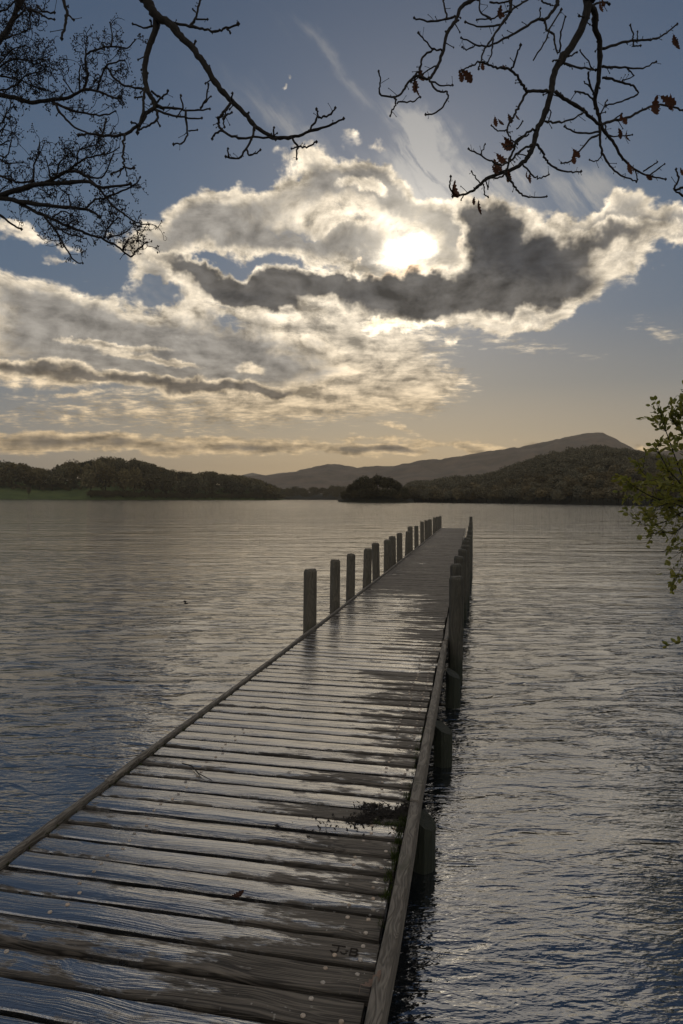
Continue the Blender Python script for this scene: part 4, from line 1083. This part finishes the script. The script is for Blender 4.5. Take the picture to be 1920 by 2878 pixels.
ab([(60, 90), (110, 40), (100, -5)], 9, 5, 6, 6, 1.5); ab([(-10, 60), (40, 30), (80, -10)], 8, 6, 6, 6, 1.2); ab([(-10, 330), (80, 350), (170, 390), (215, 400)], 9, 4, 6.1, 6, 2.0); ab([(-10, 300), (60, 260), (140, 270), (200, 250)], 9, 4, 6.1, 6, 1.8); ab([(-10, 400), (60, 380), (120, 330), (200, 310)], 9, 4, 6.1, 6, 2.0); ab([(0, 280), (50, 220), (110, 200)], 7, 4, 6.1, 6, 1.3)
ab([(20, 170), (80, 150), (130, 130)], 8, 4, 6, 6, 1.6); ab([(20, 190), (50, 240)], 7, 4, 6, 6, 1.5); ab([(100, 20), (130, 60), (125, 110)], 7, 4, 6, 6, 1.2)
ab([(-15, 868), (80, 835), (180, 812), (300, 805), (380, 800), (450, 825), (575, 810)], 26, 9, 6.0, 5.7, .35); ab([(180, 812), (230, 790), (300, 755), (370, 770), (440, 835), (490, 900), (540, 940), (600, 980), (655, 990)], 16, 5, 5.9, 5.7, .7)
ab([(-15, 868), (100, 890), (210, 905), (310, 915), (390, 925), (440, 957)], 22, 9, 6.0, 5.8, .5); ab([(60, 880), (150, 930), (240, 970), (330, 1010), (400, 1035), (460, 1055), (530, 1095), (575, 1132), (600, 1105), (645, 1068)], 16, 5, 6, 5.7, .4)
ab([(195, 955), (250, 1020), (270, 1060), (300, 1110), (330, 1150), (365, 1160)], 11, 5, 5.9, 5.8, .6); ab([(-15, 770), (40, 790), (80, 802), (140, 800)], 11, 8, 6.2, 6, .4); ab([(-15, 935), (50, 985), (95, 1010)], 11, 7, 6.2, 6.1, .1)
ab([(150, 800), (150, 730), (170, 680), (175, 630)], 9, 4, 6, 6, 1.0); ab([(220, 795), (215, 740), (200, 690)], 8, 4, 6, 6, 1.0); ab([(300, 755), (340, 720), (400, 690), (470, 680), (525, 650)], 11, 4, 5.9, 5.8, 1.6); ab([(340, 720), (350, 660), (420, 640)], 8, 4, 5.9, 5.8, 1.5); ab([(380, 775), (440, 785), (470, 750), (500, 680)], 9, 5, 5.9, 5.8, 1.0); ab([(250, 780), (260, 720), (300, 680)], 8, 4, 5.9, 5.9, 1.2)
ab([(310, 915), (300, 860), (250, 820)], 8, 4, 5.9, 5.9, 1.0); ab([(370, 925), (420, 880), (480, 870), (500, 850)], 10, 5, 5.9, 5.8, 1.0); ab([(460, 870), (540, 840), (595, 815), (618, 780)], 9, 5, 5.8, 5.7, .5); ab([(460, 1050), (480, 1000), (520, 960)], 9, 4, 5.8, 5.7, 1.6); ab([(540, 1100), (560, 1060), (580, 1050)], 8, 4, 5.7, 5.7, 1.4); ab([(470, 1050), (540, 1030), (570, 1010)], 8, 4, 5.7, 5.7, 1.2)
ab([(250, 1000), (300, 1030), (380, 1050)], 8, 4, 5.9, 5.8, 1.0); ab([(300, 1005), (310, 980), (340, 970)], 8, 4, 5.9, 5.8, 1.4); ab([(230, 960), (280, 930), (320, 950), (360, 955)], 7, 4, 5.9, 5.9, .6); ab([(-10, 700), (40, 720), (100, 715)], 8, 4, 6.1, 6, .9); ab([(-10, 680), (30, 690), (50, 620)], 8, 4, 6.1, 6, 1.0); ab([(-10, 560), (20, 520), (30, 480)], 8, 4, 6.1, 6, 1.2); ab([(-10, 590), (30, 545)], 8, 4, 6.1, 6, .8); ab([(-10, 850), (20, 825)], 8, 4, 6.1, 6, .8); ab([(-10, 640), (40, 620)], 7, 4, 6.1, 6, .8)
cone = MB()
def curl(p, d, ln, lev):
    q = [p]; turn = rnd.uniform(-1, 1) * .55
    nst = 5
    for i in range(nst):
        ca, sa = math.cos(turn), math.sin(turn)
        d = Vector((d.x * ca - d.z * sa, d.y + rnd.gauss(0, .12), d.x * sa + d.z * ca)).normalized(); turn += rnd.gauss(0, .32)
        q.append(q[-1] + d * ln / nst)
        if lev and i > 0 and rnd.random() < .62: curl(q[-1], (d + Vector((rnd.gauss(0, .8), rnd.gauss(0, .3), rnd.gauss(.1, .8)))).normalized(), ln * rnd.uniform(.4, .75), lev - 1)
    r0 = .0024 if lev else .0019
    C.twig.tube(q, [r0 * 1.3] + [r0] * nst, 4, 0, False)
    if rnd.random() < .8:
        for k in range(rnd.choice((1, 2, 2, 3))):
            c = q[-1] + Vector((rnd.gauss(0, .012), rnd.gauss(0, .012), rnd.gauss(0, .012))); cone.blob(c, rnd.uniform(.0045, .0075), 5, (1, 1, 1.35))
for path, dens, up in paths:
    L = sum((path[i + 1] - path[i]).length for i in range(len(path) - 1))
    for q in range(int(L * 21 * dens) + 1):
        i = rnd.randrange(1, len(path)); t = (path[i] - path[i - 1]).normalized()
        d = (t * rnd.uniform(.2, 1.0) + Vector((rnd.gauss(0, .6), rnd.gauss(0, .4), rnd.uniform(-.45, 1.1) * up))).normalized()
        curl(path[i], d, rnd.uniform(.08, .21), 2 if rnd.random() < .55 else 1)
C.finish(); link('cones', cone.data('cones', M_BARK2), alder, kind='stuff')
for o in alder.children:
    if o.name.split('.')[0] in ('branch', 'twigs', 'buds', 'cones'): o.location = -Vector(al_base)


# leafy bush at the right edge, hanging out over the water
def bush():
    base = Vector((7.0, 8.1, .1))
    b = thing('leafy_bush', 'yellow green leafy bush overhanging the water at the right edge', 'bush', base)
    stem = MB(); tw = MB(); leaves = []
    def P(px, py, dep): return at_depth(px, py, dep)
    def grow(pts, r0, r1, leafy, seglen=.035):
        path = smooth_path(pts, 6); n_ = len(path)
        tw.tube(path, [r0 + (r1 - r0) * i / (n_ - 1) for i in range(n_)], 5, .05)
        for i in range(1, n_):
            d = (path[i] - path[i - 1]); L = d.length; d.normalize()
            k = L / seglen * leafy
            for q in range(int(k) + (rnd.random() < k % 1)):
                leaves.append((path[i - 1].lerp(path[i], rnd.random()), d.copy()))
        leaves.append((path[-1], (path[-1] - path[-2]).normalized()))
        return path
    spine = [((1640, 1300), (1590, 1200), (1520, 1010), (1500, 945)), ((1640, 1230), (1580, 1050), (1530, 970), (1492, 962)), ((1650, 1290), (1560, 1130), (1520, 1080), (1490, 1025)),
             ((1660, 1300), (1580, 1150), (1500, 1120), (1455, 1080)), ((1660, 1320), (1560, 1200), (1500, 1150), (1425, 1105)), ((1660, 1330), (1570, 1180), (1480, 1140), (1432, 1112)),
             ((1660, 1320), (1580, 1160), (1520, 1155), (1450, 1140)), ((1660, 1300), (1600, 1120), (1560, 1010), (1550, 930)), ((1680, 1320), (1600, 1190), (1540, 1110), (1500, 1090)),
             ((1660, 1280), (1600, 1080), (1555, 1000), (1535, 960)), ((1660, 1340), (1580, 1180), (1545, 1150), (1490, 1165)), ((1660, 1250), (1610, 1060), (1570, 960), (1560, 905)),
             ((1680, 1300), (1620, 1150), (1570, 1090), (1540, 1060)), ((1680, 1310), (1620, 1190), (1580, 1130), (1540, 1120)), ((1690, 1300), (1640, 1120), (1600, 1000), (1580, 940)), ((1690, 1330), (1640, 1200), (1590, 1150), (1560, 1140))]
    for q, sp in enumerate(spine):
        dep = 7.6 + .7 * math.sin(q * 2.3); pts = [base + Vector((rnd.uniform(-.1, .1), rnd.uniform(-.1, .1), .3))] + [P(x + 16, y, dep + .25 * (3 - i) * .6) for i, (x, y) in enumerate(sp)]
        path = grow(pts, .017, .0026, .75)
        for k in range(11):
            i = rnd.randrange(len(path) // 2, len(path)); d = (path[i] - path[i - 1]).normalized()
            e = (d + Vector((rnd.gauss(0, .7), rnd.gauss(0, .6), rnd.gauss(.1, .6)))).normalized(); ln = rnd.uniform(.11, .30)
            grow([path[i], path[i] + e * ln * .6 + Vector((0, 0, .01)), path[i] + e * ln], .0032, .0016, 1.15)
    # sparse bare drooping shoots over the water
    for sp in (((1680, 1330), (1600, 1180), (1520, 1200), (1480, 1205), (1437, 1175)), ((1680, 1340), (1590, 1190), (1540, 1185), (1490, 1195)), ((1680, 1340), (1600, 1200), (1540, 1225), (1490, 1190)), ((1690, 1350), (1620, 1210), (1570, 1240), (1535, 1270)),
               ((1690, 1350), (1630, 1230), (1580, 1280), (1545, 1340)), ((1690, 1400), (1630, 1300), (1585, 1320), (1552, 1325)), ((1690, 1420), (1640, 1420), (1590, 1460), (1548, 1480)), ((1690, 1340), (1620, 1180), (1560, 1215), (1500, 1225)), ((1690, 1330), (1600, 1170), (1530, 1165), (1475, 1185)),
               ((1690, 1380), (1620, 1260), (1575, 1250), (1560, 1300))):
        dep = 7.6 + rnd.uniform(-.5, .5)
        path = grow([base + Vector((0, 0, .3))] + [P(x, y, dep) for x, y in sp], .012, .0016, .42)
        for k in range(12):
            i = rnd.randrange(len(path) // 3, len(path)); d = (path[i] - path[i - 1]).normalized()
            e = (d + Vector((rnd.gauss(0, .6), rnd.gauss(0, .6), rnd.gauss(-.1, .6)))).normalized(); ln = rnd.uniform(.08, .26)
            grow([path[i], path[i] + e * ln * .6, path[i] + e * ln], .0028, .0015, .6)
    # the body of the bush, beyond the frame
    for q in range(72):
        a = rnd.uniform(-.5, 2.6); t = base + Vector((rnd.uniform(-2.6, 1.0), rnd.uniform(-3.0, 2.0), rnd.uniform(.6, 5.0)))
        t.x = max(t.x, .555 * t.y + .18)
        m_ = (base + t) / 2 + Vector((rnd.uniform(-.1, .3), rnd.uniform(-.3, .3), .5)); m_.x = max(m_.x, .57 * m_.y + .2)
        path = grow([base, m_, t], .022, .003, .25)
        for k in range(26):
            i = rnd.randrange(len(path) // 2, len(path)); d = (path[i] - path[i - 1]).normalized()
            e = (d + Vector((rnd.gauss(0, .8), rnd.gauss(0, .8), rnd.gauss(.1, .6)))).normalized(); ln = rnd.uniform(.1, .3)
            grow([path[i], path[i] + e * ln * .6, path[i] + e * ln], .003, .0014, .75)
    o = link('stems', tw.data('stems', M_BARK2), b, kind='stuff'); o.location = -base
    LM = [leaf_mesh('leaf', M_LEAF, False, .3), leaf_mesh('leaf', M_LEAF, False, .8)]
    def frame(p, d):
        v = p - EYE; vis = v.y > 0 and abs(v.x / v.y) < .53
        return vis
    vis = [l for l in leaves if frame(*l)]; hid = [l for l in leaves if not frame(*l)]
    rnd.shuffle(vis)
    mats = []
    def xf(p, d):
        dd = (d + Vector((rnd.gauss(0, .7), rnd.gauss(0, .7), rnd.gauss(.05, .6)))).normalized()
        s_ = rnd.uniform(.045, .080)
        rot = dd.to_track_quat('X', 'Z').to_matrix().to_4x4() @ Matrix.Rotation(rnd.uniform(-1.2, 1.2), 4, 'X')
        return Matrix.Translation(p + dd * s_ * .2) @ rot @ Matrix.Diagonal((s_, s_ * 1.05, s_, 1))
    for l in vis[:290]:
        o = link('leaf', LM[rnd.randrange(2)], b); M = xf(*l); o.matrix_basis = Matrix.Translation(-base) @ M
    mb = MB()
    co = [v.co.copy() for v in LM[0].vertices]; fs = [tuple(p.vertices) for p in LM[0].polygons]
    for l in vis[290:] + hid:
        M = xf(*l); k = len(mb.v); mb.v += [M @ c for c in co]; mb.f += [tuple(k + i for i in f) for f in fs]
    o = link('foliage', mb.data('foliage', M_LEAF), b, kind='stuff'); o.location = -base
    print('bush leaves', len(vis), len(hid))


bush()

# a fly over the water
fp = at_depth(426, 1385, 3.0)
fl = thing('flying_insect', 'tiny dark insect flying above the water left of the jetty', 'insect', fp)
mb = MB(); mb.blob((0, 0, 0), .006, 8, (1.4, .8, .8)); mb.blob((.009, 0, .001), .0035, 6)
link('body', mb.data('body', M_BARK2), fl)
for sgn in (-1, 1):
    mb = MB(); mb.v = [Vector(v) for v in ((0, 0, .003), (-.012, sgn * .006, .010), (-.008, sgn * .012, .012), (.004, sgn * .008, .010))]; mb.f = [(0, 1, 2, 3)]
    link('wing', mb.data('wing', M_BARK2), fl)

# ------------------------------------------------------------------ air
def haze():
    mb = MB(); zt = 330.0
    mb.box((0, 3000, (zt - 3) / 2), (9000, 7400, zt + 3))
    m = bpy.data.materials.new('haze'); m.use_nodes = True; nt = m.node_tree; nt.nodes.clear()
    v = nt.nodes.new('ShaderNodeVolumePrincipled'); v.inputs['Color'].default_value = (.95, .86, .72, 1); v.inputs['Density'].default_value = HAZE
    v.inputs['Anisotropy'].default_value = .35
    o = nt.nodes.new('ShaderNodeOutputMaterial'); nt.links.new(v.outputs[0], o.inputs['Volume'])
    link('haze', mb.data('haze', m), kind='stuff', label='thin evening haze over the lake', cat='haze')


HAZE = .00011
if HAZE: haze()
